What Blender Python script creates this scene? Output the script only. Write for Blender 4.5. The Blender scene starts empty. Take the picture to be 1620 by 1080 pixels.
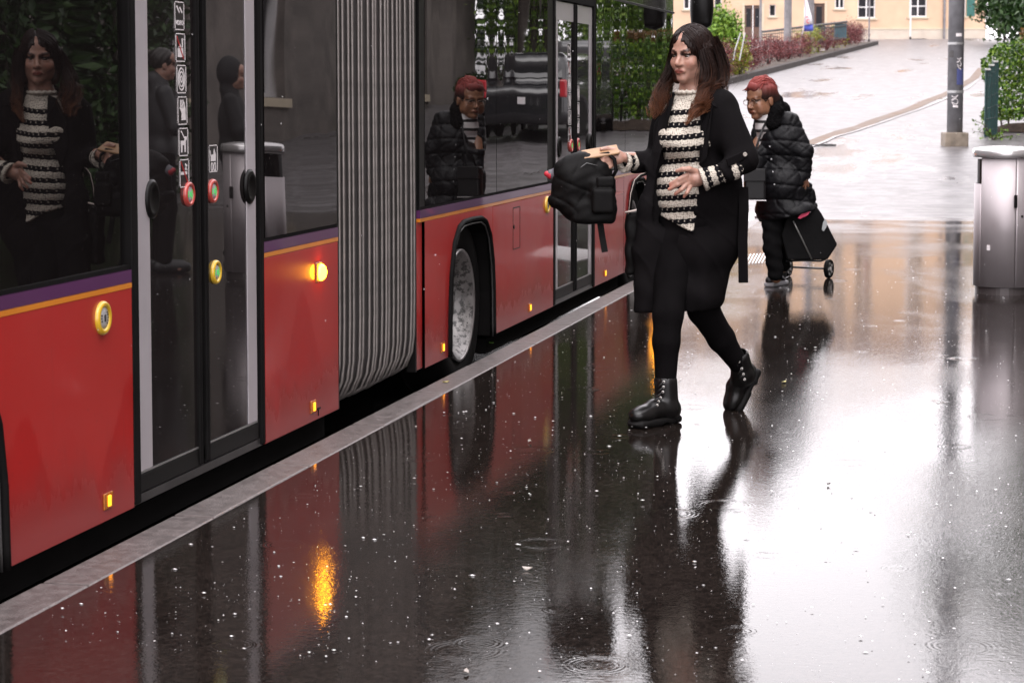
import bpy, math, random
import numpy as np
from mathutils import Vector, Matrix
R = math.radians
random.seed(7)
RNG = np.random.default_rng(7)
scene = bpy.context.scene
COL = scene.collection

# ------------------------------------------------------------------ camera
PITCH, YAW, CAM_H = 4.24, 12.979, 1.42
cam_data = bpy.data.cameras.new('camera')
cam_data.sensor_width = 36.0
cam_data.lens = 75.0
cam_data.shift_y = -0.0906
cam_data.clip_end = 2000.0
cam_data.dof.use_dof = True
cam_data.dof.focus_distance = 9.4
cam_data.dof.aperture_fstop = 9.0
cam = bpy.data.objects.new('camera', cam_data)
COL.objects.link(cam)
cam.location = (0, 0, CAM_H)
cam.rotation_euler = (R(90 - PITCH), 0, R(YAW))
scene.camera = cam

# ------------------------------------------------------------------ sky, sun, exposure
SUN_EL, SUN_ROT = R(58), R(160)
world = bpy.data.worlds.new('World')
scene.world = world
world.use_nodes = True
wn, wl = world.node_tree.nodes, world.node_tree.links
wn.clear()
sky = wn.new('ShaderNodeTexSky')
sky.sky_type = 'NISHITA'
sky.sun_disc = False
sky.sun_elevation = SUN_EL
sky.sun_rotation = SUN_ROT
sky.dust_density = 6.0
hs = wn.new('ShaderNodeHueSaturation')
hs.inputs['Saturation'].default_value = 0.12
wl.new(sky.outputs[0], hs.inputs['Color'])
cloud = wn.new('ShaderNodeMix')
cloud.data_type = 'RGBA'
cloud.inputs['Factor'].default_value = 0.9        # closed cloud cover over the whole sky
wl.new(hs.outputs[0], cloud.inputs['A'])
tcw = wn.new('ShaderNodeTexCoord')
nzw = wn.new('ShaderNodeTexNoise')
nzw.inputs['Scale'].default_value = 2.2
nzw.inputs['Detail'].default_value = 5.0
wl.new(tcw.outputs['Generated'], nzw.inputs['Vector'])
rmp = wn.new('ShaderNodeValToRGB')
rmp.color_ramp.elements[0].position = 0.3
rmp.color_ramp.elements[0].color = (17.0, 16.1, 16.8, 1)
rmp.color_ramp.elements[1].position = 0.7
rmp.color_ramp.elements[1].color = (21.0, 20.1, 20.9, 1)
wl.new(nzw.outputs['Fac'], rmp.inputs[0])
wl.new(rmp.outputs[0], cloud.inputs['B'])
bg = wn.new('ShaderNodeBackground')
bg.inputs['Strength'].default_value = 0.13
wl.new(cloud.outputs['Result'], bg.inputs['Color'])
wo = wn.new('ShaderNodeOutputWorld')
wl.new(bg.outputs[0], wo.inputs['Surface'])

sun_data = bpy.data.lights.new('sun', 'SUN')
sun_data.energy = 0.8
sun_data.angle = R(35)
sun_data.color = (1.0, 0.97, 0.95)
sun = bpy.data.objects.new('sun', sun_data)
COL.objects.link(sun)
_sd = Vector((math.sin(SUN_ROT) * math.cos(SUN_EL), math.cos(SUN_ROT) * math.cos(SUN_EL), math.sin(SUN_EL)))
sun.rotation_euler = _sd.to_track_quat('Z', 'Y').to_euler()

vs = scene.view_settings
vs.view_transform = 'Standard'
vs.look = 'None'
vs.gamma = 1.0
vs.exposure = 0.75
vs.use_curve_mapping = False
scene.render.engine = 'CYCLES'
scene.cycles.use_denoising = True
try:
    scene.cycles.denoiser = 'OPENIMAGEDENOISE'
    scene.cycles.denoising_prefilter = 'ACCURATE'
except Exception:
    pass
scene.cycles.max_bounces = 7
scene.cycles.glossy_bounces = 5
scene.cycles.diffuse_bounces = 2
scene.cycles.transparent_max_bounces = 8
scene.cycles.sample_clamp_indirect = 8.0

# ------------------------------------------------------------------ helpers: tags and objects
def tag(o, label=None, cat=None, group=None, kind=None):
    if label: o['label'] = label
    if cat: o['category'] = cat
    if group: o['group'] = group
    if kind: o['kind'] = kind
    return o

def empty(name, loc=(0, 0, 0), rz=0.0, label=None, cat=None, group=None):
    o = bpy.data.objects.new(name, None)
    o.empty_display_size = 0.1
    o.location = loc
    o.rotation_euler = (0, 0, rz)
    COL.objects.link(o)
    return tag(o, label, cat, group)

def wm(o):
    M = Matrix.Translation(o.location) @ o.rotation_euler.to_matrix().to_4x4()
    return M if o.parent is None else wm(o.parent) @ o.matrix_parent_inverse @ M

def link(name, me, parent=None, loc=None, world=False):
    """world=True: the mesh is written in world coordinates under a parent Empty that has its own place."""
    o = bpy.data.objects.new(name, me)
    COL.objects.link(o)
    if parent is not None:
        o.parent = parent
        if world: o.matrix_parent_inverse = wm(parent).inverted()
    if loc is not None:
        o.location = loc
    return o

class MB:
    """collects shapes and builds them as ONE mesh object"""
    def __init__(s):
        s.v, s.f, s.m = [], [], []
        s.mi = 0
    def add(s, vs, fs):
        b = len(s.v)
        s.v.extend([tuple(map(float, q)) for q in vs])
        s.f.extend([tuple(b + i for i in q) for q in fs])
        s.m.extend([s.mi] * len(fs))
        return s
    def box(s, x0, x1, y0, y1, z0, z1):
        x0, x1 = min(x0, x1), max(x0, x1); y0, y1 = min(y0, y1), max(y0, y1); z0, z1 = min(z0, z1), max(z0, z1)
        v = [(x0, y0, z0), (x1, y0, z0), (x1, y1, z0), (x0, y1, z0), (x0, y0, z1), (x1, y0, z1), (x1, y1, z1), (x0, y1, z1)]
        return s.add(v, [(3, 2, 1, 0), (4, 5, 6, 7), (0, 1, 5, 4), (1, 2, 6, 5), (2, 3, 7, 6), (3, 0, 4, 7)])
    def obox(s, c, ax, ay, az, hx, hy, hz):
        c = np.array(c, float); ax, ay, az = [np.array(q, float) for q in (ax, ay, az)]
        v = []
        for z in (-hz, hz):
            for x, y in ((-hx, -hy), (hx, -hy), (hx, hy), (-hx, hy)):
                v.append(c + ax * x + ay * y + az * z)
        return s.add(v, [(3, 2, 1, 0), (4, 5, 6, 7), (0, 1, 5, 4), (1, 2, 6, 5), (2, 3, 7, 6), (3, 0, 4, 7)])
    def prism(s, poly, o, u, v, w, h):
        """polygon in the (u, v) plane at o, pushed along w by h"""
        o, u, v, w = [np.array(q, float) for q in (o, u, v, w)]
        a = [o + u * p[0] + v * p[1] for p in poly]
        b = [q + w * h for q in a]
        n = len(poly)
        return s.add(a + b, [tuple(range(n))[::-1], tuple(range(n, 2 * n))] + [(i, (i + 1) % n, n + (i + 1) % n, n + i) for i in range(n)])
    def tube(s, path, rad, n=8, cap=True, flat=1.0, up=(0, 0, 1)):
        P = [np.array(q, float) for q in path]
        k = len(P)
        rad = [rad] * k if np.isscalar(rad) else list(rad)
        vs, fs = [], []
        prev = None
        for i in range(k):
            t = P[min(i + 1, k - 1)] - P[max(i - 1, 0)]
            t = t / (np.linalg.norm(t) + 1e-9)
            if prev is None:
                a = np.array(up, float)
                if abs(a @ t) > 0.95: a = np.array((1.0, 0.1, 0))
            else:
                a = prev
            a = a - t * (a @ t); a /= (np.linalg.norm(a) + 1e-9)
            b = np.cross(t, a)
            prev = a
            for j in range(n):
                q = 2 * math.pi * j / n
                vs.append(P[i] + a * (math.cos(q) * rad[i]) + b * (math.sin(q) * rad[i] * flat))
        for i in range(k - 1):
            for j in range(n):
                fs.append((i * n + j, i * n + (j + 1) % n, (i + 1) * n + (j + 1) % n, (i + 1) * n + j))
        if cap:
            fs.append(tuple(range(n))[::-1]); fs.append(tuple(range((k - 1) * n, k * n)))
        return s.add(vs, fs)
    def cyl(s, a, b, r, n=16, r2=None):
        return s.tube([a, b], [r, r if r2 is None else r2], n)
    def lathe(s, prof, o, axis, n=32, scale2=1.0):
        """profile of (radius, height along axis); the surface turns about axis through o"""
        o = np.array(o, float); w = np.array(axis, float); w /= np.linalg.norm(w)
        a = np.array((0, 0, 1.0)) if abs(w[2]) < 0.9 else np.array((1.0, 0, 0))
        a = a - w * (a @ w); a /= np.linalg.norm(a); b = np.cross(w, a)
        vs, fs = [], []
        for r, h in prof:
            for j in range(n):
                q = 2 * math.pi * j / n
                vs.append(o + w * h + a * (r * math.cos(q)) + b * (r * math.sin(q) * scale2))
        for i in range(len(prof) - 1):
            for j in range(n):
                fs.append((i * n + j, i * n + (j + 1) % n, (i + 1) * n + (j + 1) % n, (i + 1) * n + j))
        return s.add(vs, fs)
    def mesh(s, name, mats=None, smooth=False):
        me = bpy.data.meshes.new(name)
        me.from_pydata(s.v, [], s.f)
        for m in ([mats] if not isinstance(mats, (list, tuple)) else mats):
            if m is not None: me.materials.append(m)
        me.polygons.foreach_set('material_index', s.m)
        if smooth: me.polygons.foreach_set('use_smooth', [True] * len(me.polygons))
        me.update()
        return me
    def build(s, name, mats, parent=None, smooth=False, bevel=0.0, world=True, seg=2, angle=None):
        o = link(name, s.mesh(name, mats, smooth), parent, world=world)
        if bevel:
            b = o.modifiers.new('bevel', 'BEVEL'); b.width = bevel; b.segments = seg; b.limit_method = 'ANGLE'; b.angle_limit = R(40)
        return o

def weld(o, d=1e-5):
    import bmesh
    bm = bmesh.new(); bm.from_mesh(o.data)
    bmesh.ops.remove_doubles(bm, verts=bm.verts, dist=d)
    bmesh.ops.recalc_face_normals(bm, faces=bm.faces)
    bm.to_mesh(o.data); bm.free()
    return o

def copy_tree(o, parent=None):
    c = o.copy(); COL.objects.link(c)
    if parent is not None:
        c.parent = parent
    for ch in list(o.children):
        copy_tree(ch, c)
    return c

# ------------------------------------------------------------------ helpers: materials
MATS = {}
def mat(name, color=(0.5, 0.5, 0.5), rough=0.5, metal=0.0, var=0.12, vscale=6.0, bump=0.0, bscale=60.0, coat=0.0,
        coat_rough=0.03, ior=1.5, emit=None, estr=0.0, rvar=0.0, spec=0.5, vdetail=4.0, sss=0.0, sheen=0.0):
    if name in MATS: return MATS[name]
    m = bpy.data.materials.new(name); m.use_nodes = True
    nt = m.node_tree; N, L = nt.nodes, nt.links
    p = N['Principled BSDF']
    p.inputs['Roughness'].default_value = rough
    p.inputs['Metallic'].default_value = metal
    p.inputs['IOR'].default_value = ior
    p.inputs['Specular IOR Level'].default_value = spec
    p.inputs['Coat Weight'].default_value = coat
    p.inputs['Coat Roughness'].default_value = coat_rough
    if sheen: p.inputs['Sheen Weight'].default_value = sheen
    if sss:
        p.inputs['Subsurface Weight'].default_value = sss
        p.inputs['Subsurface Radius'].default_value = (0.012, 0.004, 0.002)
        p.inputs['Subsurface Scale'].default_value = 0.6
    if emit:
        p.inputs['Emission Color'].default_value = (*emit, 1); p.inputs['Emission Strength'].default_value = estr
    tc = N.new('ShaderNodeTexCoord')
    if var > 0:
        nz = N.new('ShaderNodeTexNoise'); nz.inputs['Scale'].default_value = vscale; nz.inputs['Detail'].default_value = vdetail
        L.new(tc.outputs['Object'], nz.inputs['Vector'])
        mr = N.new('ShaderNodeMapRange')
        mr.inputs['From Min'].default_value = 0.25; mr.inputs['From Max'].default_value = 0.75
        mr.inputs['To Min'].default_value = 1 - var; mr.inputs['To Max'].default_value = 1 + var
        L.new(nz.outputs['Fac'], mr.inputs['Value'])
        mx = N.new('ShaderNodeVectorMath'); mx.operation = 'SCALE'
        mx.inputs[0].default_value = color
        L.new(mr.outputs[0], mx.inputs['Scale'])
        L.new(mx.outputs[0], p.inputs['Base Color'])
        if rvar > 0:
            mr2 = N.new('ShaderNodeMapRange')
            mr2.inputs['From Min'].default_value = 0.3; mr2.inputs['From Max'].default_value = 0.7
            mr2.inputs['To Min'].default_value = max(0.0, rough - rvar); mr2.inputs['To Max'].default_value = rough + rvar
            L.new(nz.outputs['Fac'], mr2.inputs['Value'])
            L.new(mr2.outputs[0], p.inputs['Roughness'])
    else:
        p.inputs['Base Color'].default_value = (*color, 1)
    if bump > 0:
        nb = N.new('ShaderNodeTexNoise'); nb.inputs['Scale'].default_value = bscale; nb.inputs['Detail'].default_value = 3.0
        L.new(tc.outputs['Object'], nb.inputs['Vector'])
        bp = N.new('ShaderNodeBump'); bp.inputs['Distance'].default_value = bump; bp.inputs['Strength'].default_value = 1.0
        L.new(nb.outputs['Fac'], bp.inputs['Height'])
        L.new(bp.outputs[0], p.inputs['Normal'])
    MATS[name] = m
    return m

def nodes_of(m):
    nt = m.node_tree
    return nt.nodes, nt.links, nt.nodes['Principled BSDF']

def math_node(N, L, op, a, b=None, c=None, clamp=False):
    n = N.new('ShaderNodeMath'); n.operation = op; n.use_clamp = clamp
    for i, q in enumerate((a, b, c)):
        if q is None: continue
        if isinstance(q, (int, float)): n.inputs[i].default_value = q
        else: L.new(q, n.inputs[i])
    return n.outputs[0]

def noise_node(N, L, vec, scale, detail=3.0, rough=0.5, dist=0.0):
    n = N.new('ShaderNodeTexNoise')
    n.inputs['Scale'].default_value = scale; n.inputs['Detail'].default_value = detail
    n.inputs['Roughness'].default_value = rough; n.inputs['Distortion'].default_value = dist
    L.new(vec, n.inputs['Vector'])
    return n.outputs['Fac']

def maprange(N, L, v, a, b, c, d, smooth=False):
    n = N.new('ShaderNodeMapRange')
    if smooth: n.interpolation_type = 'SMOOTHSTEP'
    L.new(v, n.inputs['Value'])
    for k, q in zip(('From Min', 'From Max', 'To Min', 'To Max'), (a, b, c, d)): n.inputs[k].default_value = q
    return n.outputs[0]

def scalevec(N, L, vec, sc, rot=(0, 0, 0)):
    n = N.new('ShaderNodeMapping'); n.inputs['Scale'].default_value = sc; n.inputs['Rotation'].default_value = rot
    L.new(vec, n.inputs['Vector'])
    return n.outputs[0]

def mixcol(N, L, fac, a, b):
    n = N.new('ShaderNodeMix'); n.data_type = 'RGBA'
    if isinstance(fac, (int, float)): n.inputs['Factor'].default_value = fac
    else: L.new(fac, n.inputs['Factor'])
    for k, q in (('A', a), ('B', b)):
        if isinstance(q, tuple): n.inputs[k].default_value = (*q[:3], 1)
        else: L.new(q, n.inputs[k])
    return n.outputs['Result']

# ------------------------------------------------------------------ helpers: solid shapes from distance fields (bodies, cloth, bags)
class Field:
    def __init__(s, lo, hi, res):
        s.lo = np.array(lo, float); s.res = float(res)
        s.n = np.ceil((np.array(hi, float) - s.lo) / res).astype(int) + 1
        s.f = np.full(tuple(s.n), 9.0, np.float32)
    def _sub(s, lo, hi):
        a = np.clip(np.floor((np.array(lo) - s.lo) / s.res).astype(int), 0, s.n - 1)
        b = np.clip(np.ceil((np.array(hi) - s.lo) / s.res).astype(int) + 1, 1, s.n)
        if np.any(b <= a): return None, None
        ax = [(s.lo[i] + s.res * np.arange(a[i], b[i])).astype(np.float32) for i in range(3)]
        X, Y, Z = ax[0][:, None, None], ax[1][None, :, None], ax[2][None, None, :]
        return tuple(slice(a[i], b[i]) for i in range(3)), (X, Y, Z)
    def _mix(s, sl, d, k, op):
        f = s.f[sl]
        if op == '+':
            if k > 0:
                h = np.maximum(k - np.abs(f - d), 0) / k
                s.f[sl] = np.minimum(f, d) - h * h * k * 0.25
            else: s.f[sl] = np.minimum(f, d)
        elif op == '-':
            d = -d
            if k > 0:
                h = np.maximum(k - np.abs(f - d), 0) / k
                s.f[sl] = np.maximum(f, d) + h * h * k * 0.25
            else: s.f[sl] = np.maximum(f, d)
    def cap(s, a, b, ra, rb=None, k=0.02, op='+'):
        rb = ra if rb is None else rb
        a = np.array(a, float); b = np.array(b, float)
        r = max(ra, rb) + k + 3 * s.res
        sl, G = s._sub(np.minimum(a, b) - r, np.maximum(a, b) + r)
        if sl is None: return s
        ab = b - a; L2 = float(ab @ ab) + 1e-12
        px, py, pz = G[0] - a[0], G[1] - a[1], G[2] - a[2]
        t = np.clip((px * ab[0] + py * ab[1] + pz * ab[2]) / L2, 0, 1)
        d = np.sqrt((px - t * ab[0]) ** 2 + (py - t * ab[1]) ** 2 + (pz - t * ab[2]) ** 2) - (ra + (rb - ra) * t)
        s._mix(sl, d, k, op)
        return s
    def chain(s, pts, rads, k=0.02):
        for i in range(len(pts) - 1): s.cap(pts[i], pts[i + 1], rads[i], rads[i + 1], k)
        return s
    def ell(s, c, r, axes=None, k=0.02, op='+'):
        c = np.array(c, float); r = np.array(r, float)
        m = float(r.max()) + k + 3 * s.res
        sl, G = s._sub(c - m, c + m)
        if sl is None: return s
        A = np.eye(3) if axes is None else np.array(axes, float)
        px, py, pz = G[0] - c[0], G[1] - c[1], G[2] - c[2]
        q = [(px * A[i][0] + py * A[i][1] + pz * A[i][2]) for i in range(3)]
        k0 = np.sqrt(sum((q[i] / r[i]) ** 2 for i in range(3)))
        k1 = np.sqrt(sum((q[i] / r[i] ** 2) ** 2 for i in range(3))) + 1e-6
        s._mix(sl, k0 * (k0 - 1) / k1, k, op)
        return s
    def boxp(s, c, h, axes=None, rr=0.005, k=0.01, op='+'):
        c = np.array(c, float); h = np.array(h, float)
        m = float(np.linalg.norm(h)) + k + rr + 3 * s.res
        sl, G = s._sub(c - m, c + m)
        if sl is None: return s
        A = np.eye(3) if axes is None else np.array(axes, float)
        px, py, pz = G[0] - c[0], G[1] - c[1], G[2] - c[2]
        q = [np.abs(px * A[i][0] + py * A[i][1] + pz * A[i][2]) - (h[i] - rr) for i in range(3)]
        d = np.sqrt(np.maximum(q[0], 0) ** 2 + np.maximum(q[1], 0) ** 2 + np.maximum(q[2], 0) ** 2) + np.minimum(np.maximum(np.maximum(q[0], q[1]), q[2]), 0) - rr
        s._mix(sl, d, k, op)
        return s
    def plane_cut(s, p, n, k=0.0):
        """removes everything on the side n points to"""
        p = np.array(p, float); n = np.array(n, float); n /= np.linalg.norm(n)
        sl, G = s._sub(s.lo, s.lo + s.n * s.res)
        d = (G[0] - p[0]) * n[0] + (G[1] - p[1]) * n[1] + (G[2] - p[2]) * n[2]
        s.f = np.maximum(s.f, d.astype(np.float32))
        return s
    def warp(s, fn):
        sl, G = s._sub(s.lo, s.lo + s.n * s.res)
        s.f = (s.f + fn(*G)).astype(np.float32)
        return s
    def nets(s):
        f = s.f; ins = f < 0
        nx, ny, nz = f.shape
        cnt = np.zeros((nx - 1, ny - 1, nz - 1), np.int8)
        for i in (0, 1):
            for j in (0, 1):
                for k in (0, 1):
                    cnt += ins[i:nx - 1 + i, j:ny - 1 + j, k:nz - 1 + k]
        act = np.argwhere((cnt > 0) & (cnt < 8))
        if len(act) == 0: return np.zeros((0, 3)), np.zeros((0, 4), int)
        idx = np.full(cnt.shape, -1, np.int32)
        idx[act[:, 0], act[:, 1], act[:, 2]] = np.arange(len(act))
        acc = np.zeros((len(act), 3)); num = np.zeros(len(act))
        cor = [(i, j, k) for i in (0, 1) for j in (0, 1) for k in (0, 1)]
        val = {c: f[act[:, 0] + c[0], act[:, 1] + c[1], act[:, 2] + c[2]].astype(float) for c in cor}
        for c in cor:
            for ax in range(3):
                if c[ax] == 0:
                    d = list(c); d[ax] = 1; d = tuple(d)
                    a, b = val[c], val[d]
                    m = (a < 0) != (b < 0)
                    t = np.where(m, a / np.where(m, a - b, 1), 0)
                    p = np.array(c, float)[None, :].repeat(len(act), 0); p[:, ax] += t
                    acc[m] += p[m]; num[m] += 1
        V = s.lo + s.res * (act + acc / num[:, None])
        Fs = []
        for ax in range(3):
            a0 = ins[:-1] if ax == 0 else (ins[:, :-1] if ax == 1 else ins[:, :, :-1])
            a1 = ins[1:] if ax == 0 else (ins[:, 1:] if ax == 1 else ins[:, :, 1:])
            e = np.argwhere(a0 != a1)
            u, w = (ax + 1) % 3, (ax + 2) % 3
            e = e[(e[:, u] > 0) & (e[:, w] > 0) & (e[:, u] < cnt.shape[u]) & (e[:, w] < cnt.shape[w]) & (e[:, ax] < cnt.shape[ax])]
            if len(e) == 0: continue
            fl = a0[e[:, 0], e[:, 1], e[:, 2]]
            q = []
            for du, dw in ((1, 1), (0, 1), (0, 0), (1, 0)):
                g = e.copy(); g[:, u] -= du; g[:, w] -= dw
                q.append(idx[g[:, 0], g[:, 1], g[:, 2]])
            q = np.stack(q, 1)
            q[~fl] = q[~fl][:, ::-1]
            Fs.append(q)
        return V, np.concatenate(Fs)
    def build(s, name, mats, parent=None, smooth_it=0, paint=None, world=True):
        V, F = s.nets()
        for _ in range(smooth_it):
            acc = np.zeros_like(V); n = np.zeros(len(V))
            for i in range(4):
                a, b = F[:, i], F[:, (i + 1) % 4]
                np.add.at(acc, a, V[b]); np.add.at(n, a, 1)
                np.add.at(acc, b, V[a]); np.add.at(n, b, 1)
            V = 0.4 * V + 0.6 * acc / np.maximum(n, 1)[:, None]
        me = bpy.data.meshes.new(name)
        me.vertices.add(len(V)); me.vertices.foreach_set('co', V.ravel())
        me.loops.add(len(F) * 4); me.loops.foreach_set('vertex_index', F.ravel().astype(np.int32))
        me.polygons.add(len(F)); me.polygons.foreach_set('loop_start', np.arange(0, len(F) * 4, 4, dtype=np.int32))
        me.polygons.foreach_set('loop_total', np.full(len(F), 4, np.int32))
        me.polygons.foreach_set('use_smooth', [True] * len(F))
        for m in ([mats] if not isinstance(mats, (list, tuple)) else mats): me.materials.append(m)
        me.update(calc_edges=True); me.validate()
        if paint is not None:
            at = me.color_attributes.new('tint', 'FLOAT_COLOR', 'POINT')
            c = np.ones((len(V), 4), np.float32); c[:, :3] = paint(V)
            at.data.foreach_set('color', c.ravel())
        return link(name, me, parent, world=world)

# the photograph's own geometry, used to turn measured picture points into places on known planes
_a, _p = R(YAW), R(PITCH)
FW = np.array([-math.sin(_a) * math.cos(_p), math.cos(_a) * math.cos(_p), -math.sin(_p)])
RT = np.array([math.cos(_a), math.sin(_a), 0.0])
UP = np.cross(RT, FW)
FH = np.array([-math.sin(_a), math.cos(_a), 0.0])
CAM = np.array([0, 0, CAM_H])
FPX = 3375.0
def ray(x, y):
    return FW + RT * (x - 810) / FPX - UP * (y - 540 + 146.79) / FPX
def on_z(x, y, z=0.0):
    d = ray(x, y); return CAM + d * ((z - CAM_H) / d[2])
def on_dist(x, y, dist):
    d = ray(x, y); return CAM + d * (dist / (d @ FH))
G0, G1, GS = 20.0, 28.0, 0.0475
def gz(Y):
    Y = np.asarray(Y, float)
    a = GS * (Y - G0) ** 2 / (2 * (G1 - G0)); b = GS * ((G1 - G0) / 2 + (Y - G1))
    z = np.where(Y < G0, 0, np.where(Y < G1, a, b))
    top = GS * ((G1 - G0) / 2 + (106 - G1))
    return np.minimum(z, top)
def on_g(x, y):
    d = ray(x, y); t = np.linspace(3, 160, 8000)
    P = CAM[None] + d[None] * t[:, None]
    k = np.argmax(P[:, 2] < gz(P[:, 1]))
    return P[k]
# ================================================================== GROUND
def wet_material(name, base, puddle=0.5, r_lo=0.018, r_hi=0.10, tint2=None, rings=True, grain=1.0, scale=0.35, hill=None):
    m = mat(name, base, 0.1, var=0)
    N, L, p = nodes_of(m)
    geo = N.new('ShaderNodeNewGeometry').outputs['Position']
    big = noise_node(N, L, scalevec(N, L, geo, (1.0, 0.55, 1)), scale, 5.0, 0.55, 0.4)
    pud = maprange(N, L, big, puddle - 0.07, puddle + 0.09, 0, 1, True)       # 1 = rougher skin of water over the stones, 0 = deep film
    fine = noise_node(N, L, geo, 130.0, 2.0, 0.6)
    mid = noise_node(N, L, scalevec(N, L, geo, (1, 0.6, 1)), 9.0, 3.0, 0.6)
    # colour: dark stone chips in black binder
    chips = N.new('ShaderNodeTexVoronoi'); chips.inputs['Scale'].default_value = 95.0
    L.new(geo, chips.inputs['Vector'])
    cr = maprange(N, L, math_node(N, L, 'ADD', chips.outputs['Color'], 0.0), 0.2, 1.0, 0.5, 1.7)
    st = noise_node(N, L, geo, 1.3, 6.0, 0.6)
    k = math_node(N, L, 'MULTIPLY', cr, maprange(N, L, st, 0.3, 0.7, 0.75, 1.3))
    vm = N.new('ShaderNodeVectorMath'); vm.operation = 'SCALE'
    vm.inputs[0].default_value = base
    L.new(k, vm.inputs['Scale'])
    rr = maprange(N, L, pud, 0, 1, r_lo, r_hi)
    if hill:
        # further off the film of water thins out over older, paler asphalt; the edge is ragged and streaked
        sp = N.new('ShaderNodeSeparateXYZ'); L.new(geo, sp.inputs[0])
        nz1 = noise_node(N, L, scalevec(N, L, geo, (.25, 1.1, 1)), 1.2, 5.0, .6)
        nz2 = noise_node(N, L, scalevec(N, L, geo, (.5, .16, 1)), .9, 5.0, .65)
        t = maprange(N, L, math_node(N, L, 'MULTIPLY_ADD', math_node(N, L, 'SUBTRACT', nz1, .5), 9.0, sp.outputs[1]), 20.5, 25.5, 0, 1, True)
        wet = maprange(N, L, nz2, .34, .44, 0, 1, True)
        hr = maprange(N, L, wet, 0, 1, .16, .38)
        hc_ = mixcol(N, L, wet, (.055, .045, .042), (.17, .16, .165))
        hc_ = mixcol(N, L, maprange(N, L, noise_node(N, L, geo, 3.5, 6.0, .7), .40, .66, .9, 0), hc_, (.06, .054, .054))
        mixr = N.new('ShaderNodeMix'); L.new(t, mixr.inputs[0]); L.new(rr, mixr.inputs[2]); L.new(hr, mixr.inputs[3])
        L.new(mixr.outputs[0], p.inputs['Roughness'])
        L.new(mixcol(N, L, t, vm.outputs[0], hc_), p.inputs['Base Color'])
    else:
        L.new(vm.outputs[0], p.inputs['Base Color'])
        L.new(rr, p.inputs['Roughness'])
    p.inputs['IOR'].default_value = 1.36
    # relief: stone chips through the film, wind ripples, rain rings
    h = math_node(N, L, 'MULTIPLY', fine, math_node(N, L, 'MULTIPLY_ADD', pud, 1.3 * grain, 0.30 * grain))
    h = math_node(N, L, 'ADD', math_node(N, L, 'MULTIPLY', h, 0.00030), math_node(N, L, 'MULTIPLY', mid, 0.00028))
    stn = noise_node(N, L, geo, 48.0, 3.0, 0.65)
    h = math_node(N, L, 'ADD', h, math_node(N, L, 'MULTIPLY', stn, math_node(N, L, 'MULTIPLY_ADD', pud, 0.00030, 0.00017)))
    rip = noise_node(N, L, scalevec(N, L, geo, (1, 2.2, 1)), 34.0, 2.0, 0.5)
    h = math_node(N, L, 'ADD', h, math_node(N, L, 'MULTIPLY', rip, 0.00016))
    if rings:
        for sc, amp in ((1.1, 0.0005), (2.3, 0.0003)):
            vo = N.new('ShaderNodeTexVoronoi'); vo.voronoi_dimensions = '2D'; vo.inputs['Scale'].default_value = sc
            L.new(geo, vo.inputs['Vector'])
            d = math_node(N, L, 'DIVIDE', vo.outputs['Distance'], sc)
            ph = N.new('ShaderNodeSeparateColor'); L.new(vo.outputs['Color'], ph.inputs[0])
            rad = math_node(N, L, 'MULTIPLY_ADD', ph.outputs[0], 0.09, 0.0)
            w = math_node(N, L, 'SINE', math_node(N, L, 'MULTIPLY', math_node(N, L, 'SUBTRACT', d, rad), 420.0))
            env = math_node(N, L, 'POWER', 2.718, math_node(N, L, 'MULTIPLY', math_node(N, L, 'POWER', math_node(N, L, 'DIVIDE', math_node(N, L, 'SUBTRACT', d, rad), 0.02), 2.0), -1.0))
            gate = math_node(N, L, 'GREATER_THAN', ph.outputs[1], 0.62)
            h = math_node(N, L, 'ADD', h, math_node(N, L, 'MULTIPLY', math_node(N, L, 'MULTIPLY', math_node(N, L, 'MULTIPLY', w, env), gate), amp * 0.25))
    bp = N.new('ShaderNodeBump'); bp.inputs['Distance'].default_value = 1.0; bp.inputs['Strength'].default_value = 1.0
    L.new(h, bp.inputs['Height'])
    L.new(bp.outputs[0], p.inputs['Normal'])
    return m

M_PAVE = wet_material('wet_pavement_asphalt', (0.0125, 0.0094, 0.0080), puddle=.535, hill=True)
M_ROAD = wet_material('wet_road_asphalt', (0.022, 0.02, 0.02), rings=False)
M_HILL = M_PAVE
M_GRANITE = mat('kerb_granite', (0.10, 0.085, 0.082), 0.40, var=0.38, vscale=22, spec=.4, bump=0.0022, bscale=140, rvar=0.1, vdetail=8)
M_GUTTER = mat('gutter_brown_wet', (0.10, 0.06, 0.035), 0.5, spec=0.12, var=0.35, vscale=3, bump=0.002, bscale=20, rvar=0.08)
M_SOIL = mat('soil', (0.05, 0.035, 0.025), 0.9, var=0.4, vscale=9, bump=0.02, bscale=30)

KERB_OUT, KERB_IN, ROAD_Z, Y_SPLIT = -2.54, -2.69, -0.20, 24.0
def sheet(name, xs, ys, zf, m):
    mb = MB()
    vs = [(x, y, float(zf(x, y))) for y in ys for x in xs]
    n = len(xs)
    fs = [(j * n + i, j * n + i + 1, (j + 1) * n + i + 1, (j + 1) * n + i) for j in range(len(ys) - 1) for i in range(n - 1)]
    mb.add(vs, fs)
    return tag(mb.build(name, m, smooth=True), kind='structure')
ys_near = [-25, -10, 0] + [4 + i for i in range(21)]
sheet('pavement', [KERB_OUT, -1, 1, 4, 10, 40], ys_near, lambda x, y: gz(y), M_PAVE)
def road_z(x, y):
    t = min(1, max(0, (y - 20.5) / 3.5)); t = t * t * (3 - 2 * t)
    return ROAD_Z * (1 - t) + float(gz(y)) * t
sheet('road', [-60, -20, -8, -5, KERB_IN], ys_near, road_z, M_ROAD)
ys_far = [Y_SPLIT + 0.5 * i for i in range(12)] + [30 + 2 * i for i in range(46)] + [125, 160, 260, 500]
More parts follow.
